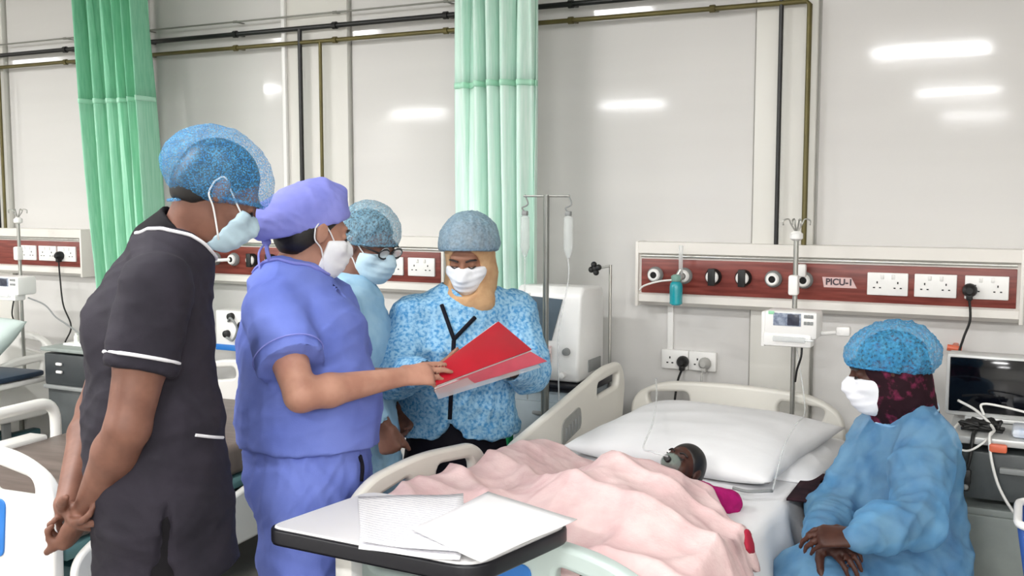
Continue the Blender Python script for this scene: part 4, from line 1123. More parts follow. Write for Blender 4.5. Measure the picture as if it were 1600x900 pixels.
def mask(t, H, m, strap_m, h=.004, ear=True, back=.02):
    lo, hi = bounds([H.p(x, y, z) for x in (-.09, .09) for y in (-.02, .15) for z in (-.14, .03)], .02)
    S = SDF(lo, hi, h); k = H.k
    e = lambda c, r, q=.02, sub=False: S.ell(H.p(*c), V(*r) * k, H.R, q, sub)
    e((0, .028, -.045), (.070, .080, .084)); e((.044, .062, -.03), (.027, .027, .024)); e((-.044, .062, -.03), (.027, .027, .024)); e((0, .055, -.09), (.045, .048, .038), .03)
    S.cone(H.p(0, .094, .0), H.p(0, .118, -.03), .011 * k, .018 * k, .03)
    e((0, .095, -.06), (.036, .022, .03), .03)
    S.cut(H.p(0, .1, -.002), H.R @ V(0, -.25, 1)); S.cut(H.p(0, back, -.05), H.R @ V(0, -1, .12)); S.cut(H.p(0, .06, -.128), H.R @ V(0, .35, -1))
    ob = skin('face_mask', S, m, t, 2)
    # pleats
    me = ob.data; n = len(me.vertices); co = np.empty(n * 3, np.float32); me.vertices.foreach_get('co', co); co = co.reshape(-1, 3)
    o = np.array(t.location); L = (co + o - H.c) @ H.R / k
    f = .0013 * np.sin((L[:, 2] + .02) * 2 * math.pi / .024) * (L[:, 1] > .03)
    co += (f[:, None] * (H.R @ V(0, 1, .25))).astype(np.float32); me.vertices.foreach_set('co', co.ravel()); me.update()
    for s in (-1, 1):
        b = MB()
        b.tube(bend([H.p(s * .062, max(.045, back + .012), -.022), H.p(s * .076, .012, .006), H.p(s * .083, -.02, .022), H.p(s * .083, -.032, .0)], 5), .0022, 6)
        b.tube(bend([H.p(s * .055, max(.035, back + .005), -.10), H.p(s * .072, .005, -.05), H.p(s * .083, -.025, -.03), H.p(s * .083, -.032, .0)], 5), .0022, 6)
        put('ear_loop', b, strap_m, t, 180)
    return ob

def hair(t, H, m, low=-.06, front=.052, h=.006):
    lo, hi = bounds([H.p(x, y, z) for x in (-.1, .1) for y in (-.13, .11) for z in (-.1, .13)], .02)
    S = SDF(lo, hi, h); k = H.k
    S.ell(H.p(0, -.018, .022), V(.081, .098, .094) * k, H.R); S.ell(H.p(0, -.045, -.03), V(.07, .06, .06) * k, H.R, .03)
    S.cut(H.p(0, front, .05), H.R @ V(0, 1, -.75)); S.cut(H.p(0, 0, low), H.R @ V(0, .35, -1))
    return skin('hair', S, m, t, 2)

def bouffant(t, H, m, r=(.10, .122, .098), c=(0, -.014, .045), low=(0, .0, -.018), tilt=.12, h=.005, seed=1, amp=.006, band=True):
    lo, hi = bounds([H.p(x, y, z) for x in (-.13, .13) for y in (-.16, .14) for z in (-.1, .18)], .01)
    S = SDF(lo, hi, h); k = H.k
    S.ell(H.p(*c), V(*r) * k, H.R)
    S.ell(H.p(c[0], c[1] - .03, c[2] - .03), V(r[0] * .92, r[1] * .85, r[2] * .8) * k, H.R, .03)
    S.cut(H.p(*low), H.R @ V(0, -tilt, -1))
    ob = skin('bouffant_cap', S, m, t, 2, (amp, [H.R[:, 0], H.R[:, 1] * .8 + H.R[:, 0] * .5, H.R[:, 1]], seed, 75, .8))
    if band:
        pts = []
        for i in range(36):
            a = 2 * math.pi * i / 36; x, y = math.cos(a), math.sin(a)
            zz = low[2] - tilt * (y * .1 - low[1]) + .003
            # radius of the cap at that height
            q = ((zz - c[2]) / r[2]); f = math.sqrt(max(.2, 1 - q * q)) if abs(q) < 1 else .5
            pts.append(H.p(x * r[0] * f * .97, c[1] + y * r[1] * f * (.97 if y > 0 else .93), zz))
        put('cap_band', MB().tube(pts, .0042, 6, close=True), m, t, 180)
    return ob

def eyes(t, H, skin_m):
    """downcast lids with lashes, and eyebrows"""
    for s in (-1, 1):
        put('lashes', MB().tube(bend([H.p(s * .018, .089, -.002), H.p(s * .031, .0925, -.006), H.p(s * .045, .085, -.001)], 4), [.0012] + [.0024] * 7 + [.0012], 6), MATS['eye_dark'], t, 180)
        put('eyebrow', MB().tube(bend([H.p(s * .014, .095, .02), H.p(s * .032, .093, .026), H.p(s * .05, .079, .02)], 4), [.0032] * 4 + [.0035] * 4 + [.0018], 6), MATS['eye_dark'], t, 180)
mat('eye_white', '#e4ddd6', rough=.2, var=.02); mat('eye_dark', '#1a100c', rough=.4, var=.05)

def standing(base, bearing, lean=0., bodyb=None, sc=1., sho=.185, over=None, head=None, sp=.1):
    """default standing joints; bearing of hips, bodyb of shoulders, lean forward in metres at the neck"""
    b = V(base[0], base[1], 0); Fh = frame(bearing); Fs = frame(bodyb if bodyb is not None else bearing)
    P = lambda r, f, z, F=Fh: b + F @ V(r * sc, f * sc, z * sc)
    ln = lambda z: lean * max(0, (z - .9) / .55) ** 1.2
    J = dict(pel=P(0, ln(.93), .93), wai=P(0, .0 + ln(1.08), 1.08), che=P(0, .005 + ln(1.27), 1.27, Fs), neck=P(0, -.02 + ln(1.46), 1.455, Fs))
    for s, k in (('R', 1), ('L', -1)):
        J['sh' + s] = P(k * sho, -.015 + ln(1.4), 1.395, Fs); J['el' + s] = P(k * (sho + .06), -.03 + ln(1.1), 1.10, Fs); J['wr' + s] = P(k * (sho + .06), .08 + ln(.86), .87, Fs)
        J['hip' + s] = P(k * .09, 0, .90); J['kn' + s] = P(k * sp, .015, .49); J['an' + s] = P(k * (sp + .01), -.03, .095); J['ft' + s] = nrm(Fh @ V(k * .12, 1, 0))
        J['hd' + s] = V(0, 0, -1.); J['hn' + s] = Fs @ V(-k, 0, 0)
    J['F'] = Fs; J['Fh'] = Fh
    if over: J.update(over)
    return J
# ------------------------------------------------------------ people
M_sk1 = mat('brown_skin', '#80594a', rough=.5, spec=.35, col2='#6e4a3d', vscale=18, sss=.06)
M_sk2 = mat('light_brown_skin', '#b58874', rough=.5, spec=.35, col2='#a67765', vscale=18, sss=.06)
M_sk3 = mat('dark_brown_skin', '#6a4030', rough=.5, spec=.35, col2='#5a3427', vscale=18, sss=.05)
M_sk6 = mat('warm_brown_skin', '#9a6e58', rough=.5, spec=.35, col2='#8b604c', vscale=18, sss=.05)
M_sk4 = mat('deep_skin', '#4a2a1f', rough=.5, spec=.35, col2='#3b2018', vscale=18, sss=.04)
M_hair = mat('black_hair', '#0d0b0c', rough=.45, col2='#1b1716', vscale=90)
M_maskw = mat('white_mask_fabric', '#eef0f4', rough=.8, spec=.2, var=.03, vscale=60)
M_maskb = mat('pale_blue_mask_fabric', '#bfd9e6', rough=.8, spec=.2, var=.05, vscale=60)
M_loop = mat('white_elastic', '#eeeeee', rough=.8, var=.03)
M_cap1 = sheer('blue_net_cap', '#4a98d6', .38, col2='#6fc0f0', vscale=60, weave=260)
M_cap3 = sheer('pale_blue_net_cap', '#86b6d0', .52, col2='#a3cbde', vscale=60, weave=150)
M_cap4 = sheer('grey_blue_net_cap', '#a3bccd', .86, col2='#8aa9bf', vscale=50, weave=120)
M_cap5 = sheer('bright_blue_net_cap', '#4aa6de', .6, col2='#5fb6e2', vscale=50, weave=120)
M_grey_u = mat('charcoal_uniform_cloth', '#29252f', rough=.8, spec=.3, col2='#232029', vscale=10, bump=.05, bscale=300)
M_blk_t = mat('black_trouser_cloth', '#141216', rough=.8, spec=.2, var=.1)
M_scrub = mat('periwinkle_scrub_cloth', '#7282cd', rough=.8, spec=.2, col2='#6373c0', vscale=6, bump=.05, bscale=300)
M_scap = mat('lilac_cap_cloth', '#8f93dc', rough=.8, spec=.2, col2='#7d83d0', vscale=9, bump=.05, bscale=300)
M_gown3 = mat('light_blue_gown_fabric', '#a9cfe6', rough=.85, spec=.15, col2='#96c0dd', vscale=14, bump=.04, bscale=200)
def mottled():
    m = mat('mottled_blue_gown', '#9cc7e2', rough=.8, spec=.2, col2='#4a90c6', vscale=85, contrast=(.36, .58), bump=.04, bscale=200)
    return m
M_gown4 = mottled()
M_gown5 = sheer('sheer_blue_gown', '#6fb0e4', .56, col2='#8cc6ee', vscale=14, rough=.7)
M_piping = mat('white_piping', '#e9e8ec', rough=.7, var=.03)
M_shoe = mat('black_shoe', '#18181a', rough=.45, var=.1)
M_scarf = mat('tan_scarf', '#cfa981', rough=.85, spec=.15, col2='#b9916b', vscale=18, bump=.08, bscale=120)
M_mscarf = mat('maroon_print_scarf', '#6b2440', rough=.85, spec=.15, col2='#26131a', vscale=26, contrast=(.50, .62))
M_dress = mat('dark_plum_dress', '#2c1b2b', rough=.85, spec=.15, col2='#4a2034', vscale=12)
M_navyd = mat('black_navy_dress', '#17151f', rough=.8, spec=.2, var=.15, vscale=8)

def ring(t, name, c, ax, r, tr, m, part=(0, 360), sq=(1, 1), u0=None):
    ax = nrm(ax); a = u0 if u0 is not None else (UP if abs(ax[2]) < .9 else V(1, 0, 0))
    u = nrm(np.cross(ax, a)); w = np.cross(ax, u); n = 40; full = part == (0, 360)
    pts = [c + r * (sq[0] * u * math.cos(math.radians(q)) + sq[1] * w * math.sin(math.radians(q))) for q in np.linspace(part[0], part[1], n + (0 if full else 1), endpoint=not full)]
    return put(name, MB().tube(pts, tr, 6, close=full), m, t, 180)

# --- man in charcoal uniform, hands clasped behind him
H = Head(V(-1.720, 1.881, 1.631), frame(38, 38))
J = standing((-1.86, 1.78), 48, sc=1.04)
J.update(pel=V(-1.815, 1.760, 0.913), wai=V(-1.838, 1.767, 1.095), che=V(-1.865, 1.785, 1.299), neck=V(-1.821, 1.840, 1.507), head=H,
    shR=V(-1.717, 1.669, 1.411), shL=V(-2.024, 1.929, 1.397), elR=V(-1.721, 1.580, 1.118), wrR=V(-1.909, 1.621, 0.892), elL=V(-2.171, 1.888, 1.056), wrL=V(-2.029, 1.682, 0.873))
J['hipR'], J['hipL'] = J['pel'] + J['Fh'] @ V(.095, 0, -.03), J['pel'] + J['Fh'] @ V(-.095, 0, -.03)
for s, k in (('R', 1), ('L', -1)):
    b_ = V(J['pel'][0], J['pel'][1], 0)
    J['kn' + s] = b_ + J['Fh'] @ V(k * .10, .03, .51); J['an' + s] = b_ + J['Fh'] @ V(k * .11, -.02, .095)
J['hdR'] = nrm(V(-2.000, 1.631, 0.780) - J['wrR']); J['hnR'] = V(-.75, -.25, .1); J['tsR'] = -1
J['hdL'] = nrm(V(-1.825, 1.592, 0.853) - V(-1.977, 1.632, 0.892)); J['wrL'] = V(-1.979, 1.630, 0.892); J['hnL'] = V(.2, .35, .9); J['tsL'] = 1
J['handR'] = dict(curl=(1.25, 1.3, .8), thumb=(.95, .1, .1), tcurl=.15); J['handL'] = dict(curl=(.45, .6, .5), thumb=(.6, .6, .3))
t = thing('person', 'person in charcoal short sleeved uniform with hands clasped behind the back', 'person', (J['pel'][0], J['pel'][1], 0))
dm = dict(pel=(.175, .135), wai=(.168, .132), che=(.172, .13), sho=(.13, .09))
body(t, J, M_sk1, .0052, dims=dm, arm=1.15, k=1.08, leg=.82)
hem = J['pel'] + V(.005, .01, -.20)
VENT = [(V(-1.667, 1.634, 0.937), .006), (V(-1.667, 1.629, 0.888), .012), (V(-1.669, 1.623, 0.838), .018), (V(-1.678, 1.624, 0.778), .025), (V(-1.688, 1.624, 0.718), .032)]
garment_top(t, J, M_grey_u, 'tunic', .017, .60, hem, (.195, .170), .0065, dm, (.082, .078), (.015, [V(0, 0, 1), J['F'] @ V(.5, .6, 1), J['F'] @ V(-.4, .8, .8)], 3, 17, 1.2), .066, neckoff=J['F'] @ V(0, .005, .0), vent=VENT)
# (side vent below the pocket: see the tunic hem)
trousers(t, J, M_blk_t, J['wai'] * .3 + J['pel'] * .7, .009, (.088, .085, .08, .085))
a_ = nrm(J['elR'] - J['shR']); e_ = J['shR'] + (J['elR'] - J['shR']) * .60
ring(t, 'sleeve_piping', e_ - a_ * .030, a_, .0795, .0042, M_piping)
nk = J['neck']; hd = nrm(H.c - nk)
lo, hi = bounds([nk, nk + hd * .08], .12); S = SDF(lo, hi, .005)
S.cone(nk - hd * .03, nk + hd * .035, .094, .078, 0); S.cut(nk + hd * .062 - J['F'] @ V(0, .02, 0), hd); S.cone(nk - hd * .1, nk + hd * .15, .066, .066, .004, True)
skin('collar', S, M_blk_t, t, 2)
cq = nk + hd * .012; ua = nrm(np.cross(hd, UP)); ub = np.cross(hd, ua)
put('collar_piping', MB().tube(snap('tunic', [cq + .096 * (ua * math.cos(q) + ub * math.sin(q)) for q in np.linspace(0, 6.283, 73)[:-1]], .004, 1, along=-hd), .0045, 6, close=True), M_piping, t, 180)
b = MB(); c_ = V(-1.587, 1.701, 1.088)
put('pocket_trim', MB().tube(snap('tunic', [V(-1.596, 1.652, 1.099), V(-1.575, 1.684, 1.090), V(-1.601, 1.770, 1.067)], eye=V(0, 0, 1.62)), .004, 6), M_piping, t)
bouffant(t, H, M_cap1, (.100, .130, .100), (0, -.018, .040), (0, 0, -.034), -.60, seed=4)
hair(t, H, M_hair, -.055)
mask(t, H, M_maskb, M_loop, back=.055)
eyes(t, H, M_sk1)
for s in 'RL': shoe(t, J, s, M_shoe)

# --- man in periwinkle scrubs holding the folder
H = Head(V(-1.790, 2.328, 1.520), frame(28, 16))
J = standing((-1.80, 2.25), 66, sc=1.0)
J.update(pel=V(-1.756, 2.244, 0.856), wai=V(-1.759, 2.259, 1.025), che=V(-1.796, 2.283, 1.217), neck=V(-1.845, 2.288, 1.398), head=H,
    shR=V(-1.781, 2.143, 1.310), shL=V(-1.817, 2.426, 1.296), elR=V(-1.614, 2.038, 1.116), wrR=V(-1.500, 2.310, 1.128), elL=V(-1.817, 2.535, 1.046), wrL=V(-1.625, 2.524, 1.087))
J['hipR'], J['hipL'] = J['pel'] + J['Fh'] @ V(.095, 0, -.03), J['pel'] + J['Fh'] @ V(-.095, 0, -.03)
for s, k in (('R', 1), ('L', -1)):
    b_ = V(J['pel'][0], J['pel'][1], 0)
    J['kn' + s] = b_ + J['Fh'] @ V(k * .10, .0, .48); J['an' + s] = b_ + J['Fh'] @ V(k * .11, -.04, .095)
J['hdR'] = nrm(V(-1.419, 2.418, 1.135) - J['wrR']); J['hnR'] = V(-.1, .75, -.6); J['tsR'] = 1
J['hdL'] = nrm(V(-1.520, 2.575, 1.079) - J['wrL']); J['hnL'] = V(0, -.2, 1); J['tsL'] = 1
J['handR'] = dict(curls=[(.05, .15, .1), (.12, .2, .2), (.3, .4, .3), (.55, .5, .4)], thumb=(.85, .35, .4), tcurl=.15); J['handL'] = dict(curl=(.4, .5, .3))
t = thing('person', 'person in periwinkle scrubs and tied cloth cap holding out the red folder', 'person', (J['pel'][0], J['pel'][1], 0))
dm = dict(pel=(.175, .15), wai=(.178, .17), che=(.172, .15), sho=(.13, .095))
body(t, J, M_sk2, .0055, dims=dm)
hem = J['pel'] + V(.0, .0, .055)
garment_top(t, J, M_scrub, 'scrub_top', .018, .66, hem, (.205, .185), .0068, dm, (.084, .090), (.020, [V(0, 0, 1), J['F'] @ V(.3, .7, .8), J['F'] @ V(-.4, .9, .5)], 9, 15, 1.2), .068, neck_drop=J['F'] @ V(.02, .15, -.06))
trousers(t, J, M_scrub, J['wai'] * .25 + J['pel'] * .75, .009, (.122, .10, .098, .095), (.020, [V(.9, .3, .1), V(.3, .9, .1)], 5, 20, .6), dims=dict(pel=(.185, .165), wai=(.18, .165)))
cq = J['neck'] + UP * .004; put('neck_band', MB().tube(snap('scrub_top', [cq + .098 * V(math.cos(q), math.sin(q), 0) + J['F'] @ V(0, .02, -.02) * max(0, math.cos(q - 1.0)) for q in np.linspace(0, 6.283, 61)[:-1]], .002, 1, along=-UP)[:-1], .005, 6, close=True), M_scap, t, 180)
a_ = nrm(J['elR'] - J['shR']); e_ = J['shR'] + (J['elR'] - J['shR']) * .66
ring(t, 'sleeve_hem_stitch', e_ - a_ * .032, a_, .0915, .0018, M_scap)
put('drawstring', MB().tube(snap('trousers', [V(-1.498, 2.125, 0.955), V(-1.491, 2.125, 0.926), V(-1.498, 2.129, 0.887)], .005, eye=V(0, 0, 1.62)), .006, 6), M_navyd, t, 180)
hair(t, H, M_hair, -.07)
lo, hi = bounds([H.p(x, y, z) for x in (-.12, .12) for y in (-.24, .12) for z in (-.1, .18)], .02)
S = SDF(lo, hi, .005)
S.ell(H.p(0, -.012, .048), V(.088, .108, .090), H.R); S.ell(H.p(0, -.095, -.005), V(.068, .080, .066), H.R, .06); S.cone(H.p(0, .0, .112), H.p(0, .045, .125), .035, .022, .04)
S.cone(H.p(0, -.13, -.015), H.p(0, -.195, -.035), .048, .026, .04)
S.cut(H.p(0, 0, .012), H.R @ V(0, .56, -1)); S.cut(H.p(0, .09, .03), H.R @ V(0, 1, -.5))
skin('surgical_cap', S, M_scap, t, 2, (.007, [H.R[:, 1] * .5 + H.R[:, 2], H.R[:, 2], H.R[:, 0] * .5 + H.R[:, 2]], 3, 40, .8))
b = MB(); k0 = H.p(0, -.125, -.065)
b.tube(bend([k0, k0 + V(.02, -.02, -.03), k0 + V(.03, -.01, -.07), k0 + V(.05, -.02, -.10)], 5), .006, 6, flat=(1, .4)).tube(bend([k0, k0 + V(-.01, -.02, -.03), k0 + V(.0, -.03, -.08), k0 + V(-.01, -.02, -.13)], 5), .006, 6, flat=(1, .4)).sph(k0, .013, 10, 8)
put('cap_ties', b, M_scap, t, 180)
mask(t, H, M_maskw, M_loop); eyes(t, H, M_sk2)
for s in 'RL': shoe(t, J, s, M_shoe)

# --- man in light blue gown with glasses
H = Head(V(-2.030, 2.953, 1.453), frame(98, 20))
J = standing((-2.05, 3.0), 92, sc=.97)
J.update(pel=V(-2.062, 2.858, 0.669), wai=V(-2.069, 2.873, 0.856), che=V(-2.079, 2.893, 1.099), neck=V(-2.087, 2.920, 1.293), head=H,
    shR=V(-2.016, 2.746, 1.225), shL=V(-2.164, 3.073, 1.188), elR=V(-1.927, 2.677, 0.988), wrR=V(-1.825, 2.718, 0.885), elL=V(-2.134, 3.125, 0.897), wrL=V(-1.982, 3.062, 0.851))
J['hipR'], J['hipL'] = J['pel'] + J['Fh'] @ V(.095, 0, -.03), J['pel'] + J['Fh'] @ V(-.095, 0, -.03)
for s, k in (('R', 1), ('L', -1)):
    b_ = V(J['pel'][0], J['pel'][1], 0)
    J['kn' + s] = b_ + J['Fh'] @ V(k * .10, .0, .47); J['an' + s] = b_ + J['Fh'] @ V(k * .11, -.04, .095)
J['hdR'] = nrm(V(-1.795, 2.722, 0.783) - J['wrR']); J['hnR'] = V(.0, .9, -.3); J['tsR'] = 1
J['hdL'] = nrm(V(-1.904, 3.002, 0.756) - J['wrL']); J['hnL'] = V(0, -1, 0); J['tsL'] = 1
J['handR'] = dict(curl=(1.35, 1.4, .9), thumb=(.85, .1, .5), tcurl=.2); J['handL'] = dict(curl=(.5, .5, .4))
t = thing('person', 'person in light blue gown and glasses standing behind the scrubs', 'person', (J['pel'][0], J['pel'][1], 0))
body(t, J, M_sk1, .0062)
garment_top(t, J, M_gown3, 'gown', .028, .6, V(J['pel'][0], J['pel'][1], .42), (.25, .21), .0085, None, wr=(.022, [V(1, .2, .2), V(.2, 1, .2), V(0, 0, 1)], 12, 15, 1.), neck_r=.066, long=True, cuff=.038)
trousers(t, J, M_navyd, J['pel'] + UP * .03, .012)
ring(t, 'neck_binding', J['neck'] + (H.c - J['neck']) * .12, H.c - J['neck'], .071, .006, mat('slate_binding', '#5d7f9c', rough=.8, var=.05))
bouffant(t, H, M_cap3, (.098, .115, .100), (0, -.01, .046), (0, 0, -.002), -.28, seed=8)
hair(t, H, M_hair, -.06)
mask(t, H, M_maskb, M_loop); eyes(t, H, M_sk1)
g = MB()
for s in (-1, 1):
    g.tube([H.p(s * .033 + .025 * math.cos(q), .106 - .004 * abs(math.cos(q)), .002 + .017 * math.sin(q)) for q in np.linspace(0, 6.283, 20, endpoint=False)], .0032, 6, close=True)
    g.tube([H.p(s * .058, .103, .006), H.p(s * .080, .06, .01), H.p(s * .083, -.005, .008)], .003, 6)
g.tube(bend([H.p(-.008, .107, .006), H.p(0, .112, .010), H.p(.008, .107, .006)], 4), .003, 6)
gl = put('glasses', g, M_black, t, 180)
for s in (-1, 1):
    put('lens', MB().lathe([(.024, 0), (.024, .0012)], H.p(s * .033, .104, .002), H.R[:, 1], 20), M_clear, gl)
for s in 'RL': shoe(t, J, s, M_shoe)

# --- woman in mottled blue gown
H = Head(V(-1.753, 3.166, 1.409), frame(166, 24))
J = standing((-1.85, 3.2), 158, sc=.95)
J.update(pel=V(-1.845, 3.225, 0.677), wai=V(-1.829, 3.207, 0.862), che=V(-1.800, 3.177, 1.080), neck=V(-1.773, 3.196, 1.246), head=H,
    shR=V(-1.911, 3.063, 1.179), shL=V(-1.662, 3.323, 1.183), elR=V(-1.903, 2.915, 1.002), wrR=V(-1.720, 2.809, 1.046), elL=V(-1.544, 3.229, 0.999), wrL=V(-1.495, 2.989, 1.044))
J['hipR'], J['hipL'] = J['pel'] + J['Fh'] @ V(.095, 0, -.03), J['pel'] + J['Fh'] @ V(-.095, 0, -.03)
for s, k in (('R', 1), ('L', -1)):
    b_ = V(J['pel'][0], J['pel'][1], 0)
    J['kn' + s] = b_ + J['Fh'] @ V(k * .09, .03, .46); J['an' + s] = b_ + J['Fh'] @ V(k * .10, -.02, .095)
J['hdR'] = nrm(V(-1.594, 2.761, 1.060) - J['wrR']); J['hnR'] = V(0, -.2, 1); J['tsR'] = -1
J['hdL'] = nrm(V(-1.528, 2.837, 1.049) - J['wrL']); J['hnL'] = V(-.1, .1, 1); J['tsL'] = 1
J['handR'] = dict(curl=(.3, .4, .3)); J['handL'] = dict(curl=(.35, .5, .4), thumb=(.6, .5, .4))
t = thing('person', 'person in mottled blue gown and tan scarf reading the red folder', 'person', (J['pel'][0], J['pel'][1], 0))
dm = dict(pel=(.165, .12), wai=(.155, .12), che=(.165, .13), sho=(.12, .085))
body(t, J, M_sk6, .0062, dims=dm)
hem = V(J['pel'][0], J['pel'][1], .74)
# gown: opens below the waist in an upturned V
pts = [J[q] for q in ('pel', 'wai', 'che', 'neck', 'shR', 'shL', 'elR', 'elL', 'wrR', 'wrL')] + [hem]
lo, hi = bounds(pts, .22); S = SDF(lo, hi, .0075)
torso(S, J, .04, .04, dm)
S.econe(J['wai'], hem, (.20, .16), (.25, .20), J['hipR'] - J['hipL'], .04)
S.cut(hem + UP * .02, -UP)
for s in 'RL':
    sh, el, w = J['sh' + s], J['el' + s], J['wr' + s]
    S.chain([sh, sh * .5 + el * .5, el], [.084, .082, .078], .03); S.chain([el, w], [.076, .044], .03)
    S.cone(w + nrm(w - el) * .012, w + nrm(w - el) * .09, .034, .034, 0, True)
S.cone(J['neck'] + UP * .02, H.c, .088, .088, .01, True)
S.ell(H.p(0, .06, -.12), V(.06, .07, .05), H.R, .01, True)
fw_ = J['Fh'] @ V(0, 1, 0); ap = V(-1.771, 3.052, 0.819)
for k_ in range(6):
    q_ = k_ / 5; wv_ = .02 + .11 * q_
    S.econe(ap - UP * (.02 + .13 * q_) - fw_ * .05, ap - UP * (.02 + .13 * q_) + fw_ * .18, (wv_, .03), (wv_, .03), J['hipR'] - J['hipL'], .01, True)
skin('gown', S, M_gown4, t, 1, (.024, [V(1, .2, .2), J['F'] @ V(1, .2, .4), V(0, 0, 1)], 21, 15, 1.))
S = SDF(V(J['pel'][0], J['pel'][1], 0) - V(.35, .35, -.015), V(J['pel'][0], J['pel'][1], 0) + V(.35, .35, 1.1), .010)
S.econe(J['wai'], V(J['pel'][0], J['pel'][1], .55), (.165, .13), (.21, .17), J['hipR'] - J['hipL'], .03); S.econe(V(J['pel'][0], J['pel'][1], .55), V(J['pel'][0], J['pel'][1], .10), (.21, .17), (.25, .21), J['hipR'] - J['hipL'], .03)
skin('dress', S, M_navyd, t, 1, (.010, [V(1, .2, 0), V(.2, 1, 0)], 2, 22, .5))
lo, hi = bounds([H.p(x, y, z) for x in (-.12, .12) for y in (-.15, .13) for z in (-.22, .15)], .04)
S = SDF(lo, hi, .005)
S.ell(H.p(0, -.014, .01), V(.088, .105, .10), H.R); S.ell(H.p(0, .005, -.075), V(.082, .088, .085), H.R, .04)
S.cone(H.p(0, -.02, -.09), J['neck'] + UP * .01, .085, .10, .04); S.ell(J['neck'] + fw_ * .065 + UP * .0, (.10, .062, .055), J['F'], .04)
S.ell(H.p(0, .10, -.01), V(.060, .08, .075), H.R, .012, True); S.ell(H.p(0, .10, -.07), V(.048, .05, .035), H.R, .012, True)
skin('head_scarf', S, M_scarf, t, 1, (.005, [V(0, 0, 1), V(1, 0, 1), V(-1, 0, 1)], 6, 42, 1.))
bouffant(t, H, M_cap4, (.105, .122, .098), (0, -.018, .05), (0, 0, .016), -.50, seed=14)
mask(t, H, M_maskw, M_loop); eyes(t, H, M_sk3)
b = MB(); c0 = V(-1.702, 2.961, 1.128)

for p_, q_ in ((V(-1.772, 3.005, 1.246), V(-1.700, 2.963, 1.137)), (V(-1.700, 2.963, 1.137), V(-1.668, 3.053, 1.203)), (V(-1.700, 2.962, 1.133), V(-1.731, 2.986, 0.856))):
    b.tube(snap('gown', [p_ * (1 - k_) + q_ * k_ for k_ in (0, .2, .4, .6, .8, 1)], .004, 2, eye=V(0, 0, 1.62)), .0075, 6)
put('neck_tie', b, M_navyd, t, 180)
for s in 'RL': shoe(t, J, s, M_shoe)

# --- the red folder
A_, B_, C_, D_ = V(-1.463, 2.430, 1.133), V(-1.460, 2.822, 1.224), V(-1.338, 2.808, 1.146), V(-1.423, 2.379, 1.100)
t = thing('document_folder', 'open red document folder held between the scrubs and mottled gown', 'folder', tuple(D_))
n_ = nrm(np.cross(B_ - A_, D_ - A_)); n_ = n_ if n_ @ (V(0, 0, 1.62) - A_) > 0 else -n_
def quad(a, b_, c, d, th, n, bow=0.):
    m_ = MB()
    def f(off):
        return lambda u, v: tuple((a * (1 - u) + b_ * u) * (1 - v) + (d * (1 - u) + c * u) * v + n * (off + bow * math.sin(math.pi * u) * math.sin(math.pi * v)))
    m_.grid(f(th), 10, 8); m_.grid(f(0), 10, 8)
    per = []
    k = 99
    for i in range(10): per.append(i)
    for j in range(8): per.append(j * 11 + 10)
    for i in range(10, 0, -1): per.append(88 + i)
    for j in range(8, 0, -1): per.append(j * 11)
    for i in range(len(per)): q, r_ = per[i], per[(i + 1) % len(per)]; m_.f.append((q, r_, r_ + k, q + k))
    return m_
M_fold = mat('red_folder_card', '#c4122b', rough=.35, spec=.5, col2='#b10f26', vscale=5)
M_fold2 = mat('pink_translucent_cover', '#dc5a6c', rough=.3, spec=.5, var=.08, alpha=.9)
put('front_cover', quad(A_, B_, C_, D_, .003, n_, .008), M_fold, t, 40)
put('paper_block', quad(A_ + nrm(A_ - D_) * .006 - n_ * .006, B_ + nrm(B_ - C_) * .007 - n_ * .006, C_ + nrm(C_ - D_) * .004 - n_ * .006, D_ - n_ * .006, .006, -n_, -.008), mat('folder_paper', '#efe9ea', rough=.7, var=.03), t, 40)
E_, F_ = V(-1.297, 2.849, 1.125), V(-1.439, 2.437, 1.083)
put('back_cover', quad(D_ - n_ * .006, C_ - n_ * .006, E_ - n_ * .02, F_ - n_ * .02, .002, -n_), M_fold2, t, 40)
put('plastic_sleeve', quad(D_ - n_ * .012 - UP * .002, C_ - n_ * .014, V(-1.314, 2.850, 1.112) - n_ * .03, F_ - UP * .008 - n_ * .03, .001, -n_), M_clear, t, 40)

# --- seated woman in sheer blue gown
H = Head(V(-0.347, 3.143, 1.113), frame(-104, 14))
F5 = frame(-150)
J = dict(F=F5, Fh=F5, pel=V(-0.282, 3.096, 0.556), wai=V(-0.282, 3.155, 0.688), che=V(-0.282, 3.181, 0.836), neck=V(-0.295, 3.189, 0.972), head=H,
    shR=V(-0.375, 3.260, 0.859), shL=V(-0.225, 3.094, 0.919), elR=V(-0.464, 3.064, 0.688), elL=V(-0.227, 2.874, 0.754), wrR=V(-0.459, 2.798, 0.697), wrL=V(-0.347, 2.679, 0.743))
J['hipR'], J['hipL'] = J['pel'] + F5 @ V(.10, .02, -.02), J['pel'] + F5 @ V(-.10, .02, -.02)
J['knR'] = J['pel'] + F5 @ V(.085, .36, .01); J['knL'] = J['pel'] + F5 @ V(-.085, .36, .0)
for s in 'RL':
    J['an' + s] = V(J['kn' + s][0], J['kn' + s][1], .095) - F5 @ V(0, .04, 0); J['ft' + s] = F5 @ V(0, 1, 0)
J['hdL'] = nrm(V(-0.418, 2.666, 0.743) - J['wrL']); J['hnL'] = V(.1, .45, -.9); J['tsL'] = -1
J['hdR'] = nrm(V(-0.393, 2.740, 0.690) - J['wrR']); J['hnR'] = V(.2, .2, -.9); J['tsR'] = -1
J['handL'] = dict(curl=(.4, .5, .4)); J['handR'] = dict(curl=(.4, .5, .4))
t = thing('person', 'person in sheer blue gown sitting with folded hands at the right bedside', 'person', (J['pel'][0], J['pel'][1], 0))
dm = dict(pel=(.145, .12), wai=(.135, .108), che=(.14, .108), sho=(.11, .075))
